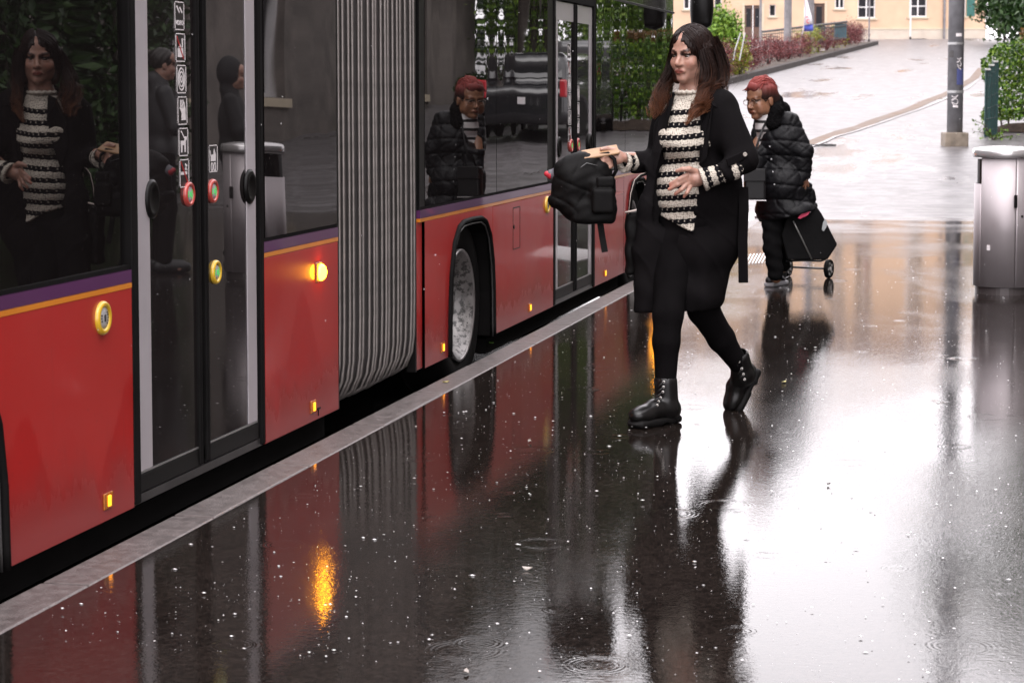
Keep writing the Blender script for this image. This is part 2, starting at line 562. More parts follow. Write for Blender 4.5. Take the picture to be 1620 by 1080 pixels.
sheet('hill_road', [-200, -60, -20, -9, -6, -4, -2, 0, 2, 6, 40, 200], ys_far, lambda x, y: gz(y), M_HILL)

kerb = tag(empty('kerb', (KERB_OUT, 8, 0)), kind='structure')
for i in range(23):
    y0 = 0.62 + i * 1.0
    mb = MB()
    dx = random.uniform(-0.003, 0.003)
    mb.box(KERB_IN + dx, KERB_OUT, y0 + 0.006, y0 + 0.994, -0.28, 0.003 + random.uniform(-0.001, 0.002))
    mb.build('kerb_stone', M_GRANITE, kerb, bevel=0.008)
mb = MB(); mb.box(KERB_IN - 0.0, KERB_OUT - 0.001, -25, 0.62, -0.28, 0.002); mb.box(KERB_IN, KERB_OUT - 0.001, 23.63, 24, -0.28, 0.03)
tag(mb.build('kerb_stone', M_GRANITE, kerb), kind='stuff')
# joint filler under the stones
mb = MB(); mb.box(KERB_IN + 0.01, KERB_OUT - 0.002, 0.6, 23.6, -0.3, -0.006)
mb.build('joint_mortar', mat('mortar', (0.06, 0.05, 0.05), 0.5), kerb)

# brown gutter that runs down the hill road, with a pale edging and a drain
def hill_strip(name, pts, w0, w1, m, dz, kind='structure'):
    P = [on_g(*q) for q in pts]
    mb = MB(); vs, fs = [], []
    n = len(P)
    for i, q in enumerate(P):
        w = w0 + (w1 - w0) * i / (n - 1)
        wob = random.uniform(-0.05, 0.05)
        vs += [(q[0] - w / 2 + wob, q[1], float(gz(q[1])) + dz), (q[0] + w / 2 + wob, q[1], float(gz(q[1])) + dz)]
    fs = [(2 * i, 2 * i + 1, 2 * i + 3, 2 * i + 2) for i in range(n - 1)]
    mb.add(vs, fs)
    return tag(mb.build(name, m), kind=kind)
gut = [(1268, 232), (1290, 223), (1312, 215), (1335, 208), (1360, 200), (1385, 192), (1410, 183), (1440, 172), (1470, 160), (1500, 148), (1520, 138), (1540, 124), (1552, 108)]
hill_strip('gutter', gut, 0.30, 0.24, M_GUTTER, 0.006)
hill_strip('gutter_edging', [(x + 11, y + 2) for x, y in gut[:-1]], 0.07, 0.06, mat('edging_stone', (0.22, 0.20, 0.20), 0.4, var=0.3), 0.012)
c = on_g(1300, 229)
dr = empty('drain_grate', (c[0], c[1], float(gz(c[1])) - .018), R(5), 'dark iron drain grate in the brown gutter of the hill road', 'grate')
mb = MB()
for sx in (-1, 1): mb.box(sx * 0.2 - 0.03, sx * 0.2 + 0.03, -0.25, 0.25, 0.0, 0.03)
for sy in (-1, 1): mb.box(-0.17, 0.17, sy * 0.22 - 0.03, sy * 0.22 + 0.03, 0.0, 0.029)
M_IRON = mat('wet_iron', (0.03, 0.028, 0.028), 0.35, metal=0.6)
mb.build('frame', M_IRON, dr, world=False)
for i in range(7):
    mb = MB(); mb.box(-0.17, 0.17, -0.17 + i * 0.055, -0.15 + i * 0.055, 0.0, 0.026); mb.build('bar', M_IRON, dr, world=False)

# white slanted bars of the guide strip beyond the bus
tp = empty('tactile_strip', (-1.85, 17.9, 0), 0, 'white strip of slanted guide bars on the wet pavement beside the trolley', 'tactile paving')
M_WHITEP = mat('white_road_paint', (0.72, 0.70, 0.70), 0.35, var=0.15, vscale=20)
p00, p10, p01, p11 = on_z(1168, 419), on_z(1300, 410), on_z(1168, 404), on_z(1300, 396)
nb = 26
bar = None
for i in range(nb):
    t0, t1 = i / nb, (i + 1.6) / nb
    a = p00 + (p10 - p00) * t0; b = p01 + (p11 - p01) * min(t1, 1.05)
    w = (p10 - p00) / nb * 0.42
    mb = MB(); q = [a, a + w, b + w, b]
    mb.add([(v[0], v[1], 0.001) for v in q] + [(v[0], v[1], 0.006) for v in q], [(4, 5, 6, 7), (0, 1, 5, 4), (1, 2, 6, 5), (2, 3, 7, 6), (3, 0, 4, 7)])
    mb.build('guide_bar', M_WHITEP, tp)

# rain drops bouncing on the wet pavement, and falling through the air
def drops(name, pts, rads, m, label, cat):
    base = np.array([(1, 0, 0), (-1, 0, 0), (0, 1, 0), (0, -1, 0), (0, 0, 1), (0, 0, -1)], float)
    tri = np.array([(0, 2, 4), (2, 1, 4), (1, 3, 4), (3, 0, 4), (2, 0, 5), (1, 2, 5), (3, 1, 5), (0, 3, 5)])
    n = len(pts)
    V = (pts[:, None, :] + base[None] * rads[:, None, :]).reshape(-1, 3)
    F = (tri[None] + 6 * np.arange(n)[:, None, None]).reshape(-1, 3)
    me = bpy.data.meshes.new(name); me.from_pydata(V.tolist(), [], F.tolist()); me.materials.append(m)
    me.polygons.foreach_set('use_smooth', [True] * len(me.polygons)); me.update()
    return tag(link(name, me), label, cat, kind='stuff')
M_SPRAY = mat('water_spray', (0.88, 0.86, 0.87), 0.1, var=0, spec=0.8)
n = 4200
yy = 5.0 + 13 * RNG.random(n) ** 1.3
xx = -2.5 + (2.5 + 0.05 * yy) * RNG.random(n)
pts = np.stack([xx, yy, 0.002 + 0.012 * RNG.random(n) ** 2], 1)
r = 0.0006 + 0.0027 * RNG.random(n) ** 7
drops('rain_splash', pts, np.stack([r * (1 + 2.6 * RNG.random(n) ** 2), r * 1.6, r * (.5 + .5 * RNG.random(n))], 1), M_SPRAY, 'tiny white rain splashes scattered over the wet pavement', 'rain')
n = 300
yy = 4.5 + 11 * RNG.random(n)
a = -0.47 + 0.49 * RNG.random(n)
pts = np.stack([yy * a, yy, 2.3 * RNG.random(n)], 1)
pts = pts[pts[:, 0] > -2.7]
r = 0.0007 + 0.0006 * RNG.random(len(pts))
drops('falling_rain', pts, np.stack([r, r, r * 1.8], 1), M_SPRAY, 'fine rain drops falling through the air', 'rain')

# fallen leaves and litter on the pavement
M_LEAFY = mat('yellow_leaf', (0.42, 0.36, 0.12), 0.4, var=0.3, vscale=40)
M_PALE = mat('pale_petal', (0.32, 0.28, 0.25), 0.4, var=0.2, vscale=40)
leafs = [(1240, 606, M_LEAFY, 'yellow leaf on the wet pavement behind the raised boot'), (705, 606, M_LEAFY, 'small yellow leaf on the kerb by the bus wheel'),
         (834, 902, M_PALE, 'pale petal on the wet pavement under the bus reflection'), (838, 700, M_PALE, 'pale crumpled petal on the pavement before the bus wheel'),
         (738, 1066, M_PALE, 'pale petal at the very front of the pavement'), (777, 544, mat('green_leaf', (.08, .20, .015), .35, var=.2), 'small fresh green leaf on the kerb behind the bus wheel'), (1311, 768, MATS['soil'], 'dark crumb of dirt in the bright puddle')]
for x, y, m, lab in leafs:
    c = on_z(x, y)
    mb = MB(); a = random.uniform(0, 6.28); l = {'pale_petal': .016, 'soil': .010}.get(m.name, .022)
    prof = [(-1, 0), (-.55, .34), (0, .45), (.55, .3), (1, 0), (.55, -.3), (0, -.45), (-.55, -.34)]
    top = [(c[0] + l * (u * math.cos(a) - v * math.sin(a)), c[1] + l * (u * math.sin(a) + v * math.cos(a)), 0.006 + 0.006 * abs(u) + 0.004 * v) for u, v in prof]
    bot = [(x_, y_, z_ - 0.002) for x_, y_, z_ in top]
    mb.add(top + bot, [tuple(range(8)), tuple(range(8, 16))[::-1]] + [(i, (i + 1) % 8, 8 + (i + 1) % 8, 8 + i) for i in range(8)])
    tag(mb.build('fallen_leaf', m, smooth=False), lab, 'leaf')
# ================================================================== THE BUS
BX = -2.765            # outer face of the side towards the pavement
BW = 2.5
M_RED = mat('bus_red_paint', (0.33, 0.0110, 0.0105), 0.35, var=0.10, vscale=2.0, spec=.25, coat=0.55, coat_rough=0.05, rvar=0.05)
M_PURPLE = mat('bus_purple_stripe', (0.085, 0.024, 0.085), 0.3, var=0.08, coat=0.8)
M_ORANGE = mat('bus_orange_stripe', (0.60, 0.20, 0.02), 0.3, var=0.08, coat=0.8)
M_RUBBER = mat('black_rubber', (0.006, 0.0055, 0.0055), 0.65, spec=.06, var=0.25)
M_BLACK = mat('bus_black_trim', (0.0045, 0.004, 0.004), 0.4, var=0.2, spec=.16)
M_DARKIN = mat('bus_interior_dark', (0.006, 0.0055, 0.0055), 0.9, spec=.05, var=0.2)
M_WBAR = mat('door_white_bar', (0.34, 0.31, 0.325), 0.32, var=0.06, vscale=8, coat=0.4, coat_rough=0.1)
M_SILVER = mat('thin_aluminium', (0.55, 0.53, 0.53), 0.35, metal=0.9, var=0.1)
def glass_material(name, ior, wave, scale, base=(0.006, 0.005, 0.005)):
    m = mat(name, base, 0.012, var=0, ior=ior)
    N, L, p = nodes_of(m)
    p.inputs['Specular Tint'].default_value = (1, 0.96, 0.95, 1)
    geo = N.new('ShaderNodeNewGeometry').outputs['Position']
    w = noise_node(N, L, scalevec(N, L, geo, (1, 1.3, 0.5)), scale, 1.0, 0.4)
    # the film of drops on the panes
    vo = N.new('ShaderNodeTexVoronoi'); vo.inputs['Scale'].default_value = 55.0; vo.inputs['Randomness'].default_value = 1.0
    L.new(geo, vo.inputs['Vector'])
    dr = maprange(N, L, vo.outputs['Distance'], 0.05, 0.16, 1, 0, True)
    sel = N.new('ShaderNodeSeparateColor'); L.new(vo.outputs['Color'], sel.inputs[0])
    dr = math_node(N, L, 'MULTIPLY', dr, math_node(N, L, 'GREATER_THAN', sel.outputs[0], 0.93))
    h = math_node(N, L, 'ADD', math_node(N, L, 'MULTIPLY', w, wave), math_node(N, L, 'MULTIPLY', dr, 0.0011))
    bp = N.new('ShaderNodeBump'); bp.inputs['Distance'].default_value = 1.0; bp.inputs['Strength'].default_value = 1.0
    L.new(h, bp.inputs['Height']); L.new(bp.outputs[0], p.inputs['Normal'])
    return m
M_GLASS = glass_material('bus_window_glass', 1.60, 0.0050, 1.1)
M_GLASS_D = glass_material('bus_door_glass', 1.62, 0.0012, 1.0, (0.012, 0.010, 0.010))

# a painted-in reflection and dirt over the red panels: low splashes
def add_dirt_and_refl(m):
    N, L, p = nodes_of(m)
    geo = N.new('ShaderNodeNewGeometry').outputs['Position']
    sx = N.new('ShaderNodeSeparateXYZ'); L.new(geo, sx.inputs[0])
    nz = noise_node(N, L, scalevec(N, L, geo, (1, 1, 0.35)), 7.0, 6.0, 0.65)
    hh = math_node(N, L, 'ADD', sx.outputs[2], math_node(N, L, 'MULTIPLY', math_node(N, L, 'SUBTRACT', nz, 0.5), 0.45))
    d = maprange(N, L, hh, 0.10, 0.36, 0.5, 0.0, True)
    sp = noise_node(N, L, geo, 48.0, 3.0, 0.6)
    d2 = math_node(N, L, 'MULTIPLY', maprange(N, L, sp, 0.66, 0.72, 0, 0.5), maprange(N, L, sx.outputs[2], 0.1, 0.6, 1, 0.15))
    d = math_node(N, L, 'MAXIMUM', d, d2)
    # water runs: narrow vertical streaks of thicker film
    run_ = noise_node(N, L, scalevec(N, L, geo, (1, 1, .05)), 26.0, 4.0, .7)
    d = math_node(N, L, 'MAXIMUM', d, math_node(N, L, 'MULTIPLY', maprange(N, L, run_, .60, .74, 0, .42), maprange(N, L, noise_node(N, L, geo, 2.0, 2.0), .4, .62, 0, 1)))
    src = p.inputs['Base Color'].links[0].from_socket
    # reflected sky and treeline painted into the colour: paler above a ragged line
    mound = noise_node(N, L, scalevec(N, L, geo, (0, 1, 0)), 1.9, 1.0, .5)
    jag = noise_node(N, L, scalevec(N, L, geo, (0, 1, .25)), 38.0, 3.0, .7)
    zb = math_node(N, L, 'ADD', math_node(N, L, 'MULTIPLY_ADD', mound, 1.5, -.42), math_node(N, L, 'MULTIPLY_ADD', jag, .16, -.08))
    painted_refl = maprange(N, L, math_node(N, L, 'SUBTRACT', sx.outputs[2], zb), -.012, .02, 0, 1, True)
    painted_refl = math_node(N, L, 'MULTIPLY', painted_refl, maprange(N, L, noise_node(N, L, geo, 3.0, 5.0, .6), .3, .7, .14, .32))
    src = mixcol(N, L, painted_refl, src, (.42, .060, .052))
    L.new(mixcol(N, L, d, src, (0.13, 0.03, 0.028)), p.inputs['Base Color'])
    L.new(maprange(N, L, d, 0, 0.4, 0.06, 0.32), p.inputs['Coat Roughness'])
    # gentle panel waviness so reflections bend
    w = noise_node(N, L, geo, 1.6, 1.0, 0.4)
    bp = N.new('ShaderNodeBump'); bp.inputs['Distance'].default_value = 1.0; bp.inputs['Strength'].default_value = 1.0
    L.new(math_node(N, L, 'MULTIPLY', w, 0.004), bp.inputs['Height'])
    L.new(bp.outputs[0], p.inputs['Coat Normal'])
add_dirt_and_refl(M_RED)

bus = empty('articulated_bus', (BX - BW / 2, 9.3, ROAD_Z), 0, 'long red articulated bus with black bellows standing along the kerb', 'bus')
SK, WB, WT = 0.055, 0.845, 2.08       # skirt, window bottom, window top
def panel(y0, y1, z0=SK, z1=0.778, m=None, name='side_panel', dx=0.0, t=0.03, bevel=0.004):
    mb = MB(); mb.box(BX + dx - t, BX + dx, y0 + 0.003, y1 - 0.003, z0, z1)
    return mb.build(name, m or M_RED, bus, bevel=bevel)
def arch_panel(yc, half, y0, y1, top):
    """a red side panel with a wheel opening: flat-topped arch with rounded corners"""
    ol = [(y0 + .003, SK), (y0 + .003, 0.778), (y1 - .003, 0.778), (y1 - .003, SK)]
    arc = arch_curve(yc, half, top)
    mb = MB()
    outer = []
    n = len(arc)
    # match each arch point with a point of the panel's border
    bord = [(y1 - .003, SK), (y1 - .003, 0.5)]
    vs, fs = [], []
    def edge_pt(i):
        y, z = arc[i]
        t = i / (n - 1)
        if t < 0.28: return (y1 - .003, z if z < 0.7 else 0.7)
        if t > 0.72: return (y0 + .003, z if z < 0.7 else 0.7)
        s = (t - 0.28) / 0.44
        return (y1 - .003 + (y0 - y1 + .006) * s, 0.778)
    for i in range(n):
        e = edge_pt(i)
        vs += [(BX, arc[i][0], arc[i][1]), (BX, e[0], e[1]), (BX - 0.006, arc[i][0], arc[i][1])]
    for i in range(n - 1):
        a = 3 * i
        fs += [(a, a + 1, a + 4, a + 3), (a + 2, a, a + 3, a + 5)]
    vs += [(BX, y1 - .003, 0.778), (BX, y0 + .003, 0.778)]
    k = len(vs)
    i1 = max(i for i in range(n) if i / (n - 1) < 0.28); i2 = min(i for i in range(n) if i / (n - 1) > 0.72)
    fs += [(3 * i1 + 1, k - 2, 3 * (i1 + 1) + 1), (3 * (i2 - 1) + 1, k - 1, 3 * i2 + 1)]
    mb.add(vs, fs)
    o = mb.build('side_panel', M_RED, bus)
    weld(o)
    # black lip round the opening
    mb = MB()
    mb.tube([(BX + 0.004, y, z) for y, z in arc], 0.018, 8, flat=0.7)
    mb.build('wheel_arch_lip', M_RUBBER, bus, smooth=True)
    mb = MB(); mb.tube([(BX + 0.008, yc + (y - yc) * 0.94, z - 0.022 if z > 0.4 else z) for y, z in arc], 0.004, 6)
    mb.build('wheel_arch_bead', mat('wet_lip_edge', (0.05, 0.047, 0.047), 0.3, metal=0.3), bus, smooth=True)
    # black housing behind
    mb = MB()
    nA = len(arc)
    vs = [(BX - 0.004, y, z) for y, z in arc] + [(BX - 0.7, y, z) for y, z in arc]
    mb.add(vs, [(i, i + 1, nA + i + 1, nA + i) for i in range(nA - 1)])
    mb.box(BX - 0.72, BX - 0.70, yc - half - .02, yc + half + .02, SK - 0.1, top + .02)
    mb.build('wheel_housing', M_DARKIN, bus)
def arch_curve(yc, half, top):
    pts = []
    ctrl = [(half, SK), (half * 0.985, 0.30), (half * 0.93, 0.48), (half * 0.80, 0.63), (half * 0.60, top - 0.028), (half * 0.40, top - .004), (0, top),
            (-half * 0.40, top - .004), (-half * 0.60, top - 0.028), (-half * 0.80, 0.63), (-half * 0.93, 0.48), (-half * 0.985, 0.30), (-half, SK)]
    for i in range(len(ctrl) - 1):
        for s in range(4):
            t = s / 4
            pts.append((yc + ctrl[i][0] * (1 - t) + ctrl[i + 1][0] * t, ctrl[i][1] * (1 - t) + ctrl[i + 1][1] * t))
    pts.append((yc - half, SK))
    return pts
def wheel(yc):
    w = empty('wheel', (0, 0, 0)); w.parent = bus
    w.location = Vector((BX - 0.06, yc, 0.275)) - bus.location
    x0 = 0.0
    ax = (1, 0, 0)
    T = MB()
    T.lathe([(0.295, -0.26), (0.42, -0.26), (0.462, -0.235), (0.475, -0.20), (0.475, -0.05), (0.462, -0.015), (0.44, 0.004), (0.40, 0.012), (0.35, 0.008), (0.31, -0.004), (0.296, -0.02)], (0, 0, 0), ax, 48)
    for i in range(48):
        a = 2 * math.pi * i / 48
        pass
    t = T.build('tyre', M_RUBBER, w, smooth=True, world=False)
    Rm = MB()
    Rm.lathe([(0.300, -0.012), (0.302, 0.004), (0.292, 0.012), (0.282, 0.004), (0.276, -0.02), (0.262, -0.03), (0.255, -0.10), (0.235, -0.145), (0.20, -0.155), (0.165, -0.150), (0.12, -0.135), (0.11, -0.11), (0.11, -0.06), (0.09, -0.05), (0.0, -0.05)], (0, 0, 0), ax, 48)
    if 'dirty_steel_rim' not in MATS:
        m_ = mat('dirty_steel_rim', (0.2, .19, .185), .42, metal=.55, var=.5, vscale=9, rvar=.15, vdetail=6)
        N, L, p = nodes_of(m_); tcd = N.new('ShaderNodeTexCoord').outputs['Object']
        sp_ = maprange(N, L, noise_node(N, L, tcd, 30.0, 5.0, .7), .50, .58, 0, .9)
        L.new(mixcol(N, L, sp_, p.inputs['Base Color'].links[0].from_socket, (.012, .010, .009)), p.inputs['Base Color'])
        L.new(maprange(N, L, sp_, 0, 1, .55, 0), p.inputs['Metallic'])
    r = Rm.build('rim', mat('dirty_steel_rim', (0.15, 0.14, 0.135), 0.5, metal=0.5, var=0.8, vscale=11, rvar=0.15, vdetail=6), w, smooth=True, world=False)
    mb = MB(); mb.lathe([(.300, -.004), (.303, .006), (.296, .014), (.287, .010), (.283, .0)], (0, 0, 0), ax, 48); mb.build('rim_edge', mat('rim_edge_steel', (.34, .32, .32), .35, metal=.8, var=.3, vscale=14), w, smooth=True, world=False)
    for i in range(10):
        a = 2 * math.pi * i / 10
        mb = MB(); c = (-0.155, 0.165 * math.cos(a), 0.165 * math.sin(a))
        mb.cyl(c, (-0.115, c[1], c[2]), 0.014, 6)
        mb.build('wheel_nut', MATS['thin_aluminium'], w, world=False)
    return w

# ---- rear section: lower panels
R0, R1 = 1.6, 8.69
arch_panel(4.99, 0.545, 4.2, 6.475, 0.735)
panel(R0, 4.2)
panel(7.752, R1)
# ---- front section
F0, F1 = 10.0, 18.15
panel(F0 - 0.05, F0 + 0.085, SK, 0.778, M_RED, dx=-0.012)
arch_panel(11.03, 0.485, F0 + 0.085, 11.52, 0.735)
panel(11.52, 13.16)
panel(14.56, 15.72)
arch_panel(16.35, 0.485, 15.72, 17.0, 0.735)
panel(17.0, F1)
wheel(5.0); wheel(11.0); wheel(16.35)
for yc, la in ((11.0, 0),):
    pass
# ---- stripes and windows, per run of wall between doors
def run(y0, y1, panes):
    mb = MB(); mb.box(BX - 0.03, BX + 0.001, y0 + .002, y1 - .002, 0.779, 0.796); mb.build('orange_stripe', M_ORANGE, bus)
    mb = MB(); mb.box(BX - 0.03, BX + 0.0005, y0 + .002, y1 - .002, 0.797, 0.838); mb.build('purple_stripe', M_PURPLE, bus)
    mb = MB(); mb.box(BX - 0.03, BX - 0.004, y0, y1, 0.839, 0.853); mb.build('window_seal', M_RUBBER, bus)
    for a, b in panes:
        # the last pane before the rear door sits a little deeper at its far end
        sk_ = .017 if abs(a - 4.95) < .01 else 0.0
        mb = MB(); mb.prism([(BX - .034, a + .005), (BX - .002, a + .005), (BX - .002 - sk_, b - .005), (BX - .034, b - .005)], (0, 0, .853), (1, 0, 0), (0, 1, 0), (0, 0, 1), WT - .853); weld(mb.build('window_pane', M_GLASS, bus))
        mb = MB(); mb.box(BX - 0.024, BX - 0.007, a - 0.006, a + 0.0065, 0.853, WT); mb.build('window_seal', M_RUBBER, bus)
run(R0, 6.475, [(R0, 3.4), (3.4, 4.95), (4.95, 6.45)])
run(7.752, R1, [(7.77, R1 - 0.005)])
run(F0, 13.16, [(F0 + 0.1, 11.62), (11.62, 12.99)])
run(14.56, F1, [(14.6, 15.78), (15.78, 17.25), (17.25, F1 - 0.03)])
for y0, y1 in ((12.99, 13.16), (F0, F0 + 0.1)):
    mb = MB(); mb.box(BX - 0.02, BX - 0.0035, y0 + 0.006, y1, 0.853, WT); mb.build('window_pillar', M_BLACK, bus)
# ---- roof cove, roof, far side, floor, interior
M_COVE = mat('bus_roof_cove', (0.02, 0.017, 0.018), 0.22, var=0.2, coat=0.5)
for y0, y1 in ((R0, R1), (F0, F1)):
    mb = MB()
    prof = [(BX - .004, WT + .006), (BX - .006, 2.30), (BX - .03, 2.55), (BX - .11, 2.76), (BX - .26, 2.88), (BX - .5, 2.93), (BX - BW / 2, 2.95),
            (BX - BW + .5, 2.93), (BX - BW + .26, 2.88), (BX - BW + .03, 2.55), (BX - BW, 2.30)]
    n = len(prof)
    mb.add([(x, y0, z) for x, z in prof] + [(x, y1, z) for x, z in prof], [(i, i + 1, n + i + 1, n + i) for i in range(n - 1)] + [tuple(range(n)), tuple(range(n, 2 * n))[::-1]])
    mb.build('roof', M_COVE, bus, smooth=False)
    mb = MB(); mb.box(BX - .03, BX + .008, y0 + .01, y1 - .01, WT - .012, WT + .004); mb.build('rain_gutter', M_BLACK, bus, bevel=.004)
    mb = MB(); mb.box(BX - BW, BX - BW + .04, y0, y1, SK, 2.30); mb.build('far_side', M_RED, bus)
    mb = MB(); mb.box(BX - BW + .05, BX - .74, y0, y1, SK - 0.02, 0.16); mb.build('floor', M_DARKIN, bus)
    mb = MB(); mb.box(BX - 0.34, BX - 0.3, y0 + .02, y1 - .02, 0.17, 2.2); mb.build('inner_lining', M_DARKIN, bus)
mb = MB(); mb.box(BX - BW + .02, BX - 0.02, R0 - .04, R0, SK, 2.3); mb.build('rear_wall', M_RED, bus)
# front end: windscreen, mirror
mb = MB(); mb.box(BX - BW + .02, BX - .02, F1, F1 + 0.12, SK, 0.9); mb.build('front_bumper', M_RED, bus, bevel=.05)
mb = MB(); mb.box(BX - BW + .03, BX - .03, F1 + 0.0, F1 + 0.08, 0.91, 2.4); mb.build('windscreen', M_GLASS, bus, bevel=.03)
mir = MB()
mc = on_dist(1107, 6, 18.4)
mir.tube([(BX - .25, F1 - .1, 2.62), (BX + .02, F1 + .15, 2.66), (mc[0] - .03, F1 + .25, 2.55), (mc[0], F1 + .25, 2.25)], 0.022, 8)
mo = mir.build('mirror_arm', M_BLACK, bus, smooth=True)
mf = Field((mc[0] - .14, F1 + .12, 1.9), (mc[0] + .14, F1 + .4, 2.38), 0.012)
mf.ell((mc[0], F1 + .27, 2.14), (.10, .09, .2)).boxp((mc[0], F1 + .25, 2.13), (.09, .05, .17), rr=.04, k=.03)
mf.build('mirror_head', M_BLACK, bus)

# ---- doors
M_PICT = mat('sticker_white', (0.62, 0.58, 0.58), 0.45, var=0.05)
M_STICK = mat('sticker_dark', (0.02, 0.017, 0.017), 0.35, var=0.1)
M_PICTRED = mat('sticker_red', (0.35, 0.02, 0.02), 0.45, var=0.05)
M_BTNRED = mat('button_red_ring', (0.36, 0.045, 0.035), 0.3, coat=0.5)
M_BTNYEL = mat('button_yellow_ring', (0.55, 0.34, 0.02), 0.3, coat=0.5)
M_BTNGREY = mat('button_grey', (0.35, 0.34, 0.34), 0.3)
M_LED = mat('button_green_light', (0.02, 0.2, 0.04), 0.3, emit=(0.05, 0.9, 0.15), estr=0.35, var=0)
def button(y, z, ring, r, parent, dx=0.0, led=True, flat=1.0):
    b = empty('push_button'); b.parent = parent
    b.location = Vector((BX + dx, y, z)) - (bus.location if parent is bus else bus.location + parent.location)
    mb = MB(); mb.lathe([(r, -.004), (r, .006), (r * .93, .012), (r * .78, .014), (r * .66, .010), (r * .64, .006)], (0, 0, 0), (1, 0, 0), 28)
    mb.build('ring', ring, b, smooth=True, world=False)
    mb = MB(); mb.lathe([(r * .65, .004), (r * .62, .008), (r * .36, .010), (0, .0105)], (0, 0, 0), (1, 0, 0), 24)
    mb.build('cap', M_BTNGREY, b, smooth=True, world=False)
    mb = MB()
    for k in range(16):
        if k in (3, 4, 5, 6, 10, 11, 12, 13): continue
        a = 2 * math.pi * k / 16
        mb.obox((.0092, r * .44 * math.cos(a), r * .44 * math.sin(a)), (1, 0, 0), (0, 1, 0), (0, 0, 1), .002, r * .05, r * .05)
    mb.box(.0102, .0125, -r * .08, r * .08, -r * .2, r * .2)
    mb.build('symbol', M_LED if led else M_STICK, b, world=False)
    return b
def text_mesh(s, size, m, name, parent, o, u, v, ext=0.0006):
    """flat lettering written as real raised letters at o, running along u"""
    cu = bpy.data.curves.new(name, 'FONT'); cu.body = s; cu.size = size; cu.extrude = ext; cu.align_x = 'CENTER'; cu.align_y = 'CENTER'
    cu.resolution_u = 2
    tmp = bpy.data.objects.new('tmp_text', cu); COL.objects.link(tmp)
    dg = bpy.context.evaluated_depsgraph_get()
    me = bpy.data.meshes.new_from_object(tmp.evaluated_get(dg))
    bpy.data.objects.remove(tmp)
    w = np.cross(u, v)
    M = Matrix(((u[0], v[0], w[0], o[0]), (u[1], v[1], w[1], o[1]), (u[2], v[2], w[2], o[2]), (0, 0, 0, 1)))
    me.transform(M); me.materials.clear(); me.materials.append(m)
    return link(name, me, parent, world=True)
def pict(y, z, w, h, kind, parent, x):
    """a sticker: dark field, white rounded outline, white symbol"""
    s = MB(); s.box(x, x + .0012, y - w / 2, y + w / 2, z - h / 2, z + h / 2)
    st = s.build('sticker', M_STICK, parent)
    x1 = x + .0016
    o = MB(); t = 0.0035
    def seg(a, b, th=t, xx=x1):
        a = np.array((xx, y + a[0] * w, z + a[1] * h)); b = np.array((xx, y + b[0] * w, z + b[1] * h))
        d = b - a; l = np.linalg.norm(d); d /= l
        o.obox((a + b) / 2, d, np.cross(d, (1, 0, 0)), (1, 0, 0), l / 2, th / 2, .0006)
    for a, b in (((-.46, -.5), (.46, -.5)), ((-.46, .5), (.46, .5)), ((-.5, -.46), (-.5, .46)), ((.5, -.46), (.5, .46))): seg(a, b)
    def poly(pts): o.prism([(q[0] * w, q[1] * h) for q in pts], (x1 - .0003, y, z), (0, 1, 0), (0, 0, 1), (1, 0, 0), .0009)
    red = None
    if kind == 'video':
        seg((-.3, .35), (.0, .12), .008); seg((.05, .3), (.3, .12), .008)
    elif kind == 'drink':
        poly([(-.3, -.35), (.3, -.35), (.3, -.02), (-.3, -.02)]); poly([(-.22, 0), (.12, 0), (-.05, .14)]); seg((.22, 0), (.22, .34), .008); seg((.22, .3), (.36, .3)); red = ((-.42, .4), (.3, -.4))
    elif kind == 'rings':
        for r in (.36, .24, .1):
            for k in range(12):
                a0, a1 = 2 * math.pi * k / 12, 2 * math.pi * (k + 1) / 12
                seg((r * math.cos(a0), r * math.sin(a0) * w / h * 1.3), (r * math.cos(a1), r * math.sin(a1) * w / h * 1.3), .005)
    elif kind == 'tickets':
        poly([(-.32, .1), (.2, .32), (.34, .05), (.34, -.35), (-.1, -.35), (-.1, -.1)]); 
        for q in (-.2, -.05, .1): seg((q, .1), (q, .4), .005)
    elif kind == 'dog':
        poly([(-.3, .05), (.25, .05), (.25, -.38), (.12, -.38), (.1, -.12), (-.12, -.12), (-.14, -.38), (-.28, -.38)]); poly([(.1, .05), (.36, .05), (.36, .2), (.16, .2)]); seg((-.25, .4), (.12, .14), .006)
    elif kind == 'smoke':
        poly([(-.38, -.05), (.3, -.05), (.3, .06), (-.38, .06)]); seg((.1, .12), (.3, .3), .008); seg((.3, .1), (.1, .35), .007); red = ((-.42, .42), (.42, -.42))
    elif kind == 'pram':
        poly([(-.3, -.1), (.3, -.1), (.3, .15), (.1, .38), (.02, .15), (-.3, .15)]); seg((-.38, .3), (-.3, .1), .006)
        for cx in (-.16, .18):
            for k in range(10):
                a0, a1 = 2 * math.pi * k / 10, 2 * math.pi * (k + 1) / 10
                seg((cx + .12 * math.cos(a0), -.32 + .12 * math.sin(a0) * w / h * 1.5), (cx + .12 * math.cos(a1), -.32 + .12 * math.sin(a1) * w / h * 1.5), .005)
    o.build('symbol', M_PICT, parent)
    if kind == 'video':
        text_mesh('VIDEO', h * .26, M_PICT, 'lettering', parent, (x1, y, z - h * .26), (0, 1, 0), (0, 0, 1))
    if red:
        o = MB(); seg(red[0], red[1], .006, x1 + .001); o.build('red_bar', M_PICTRED, parent)

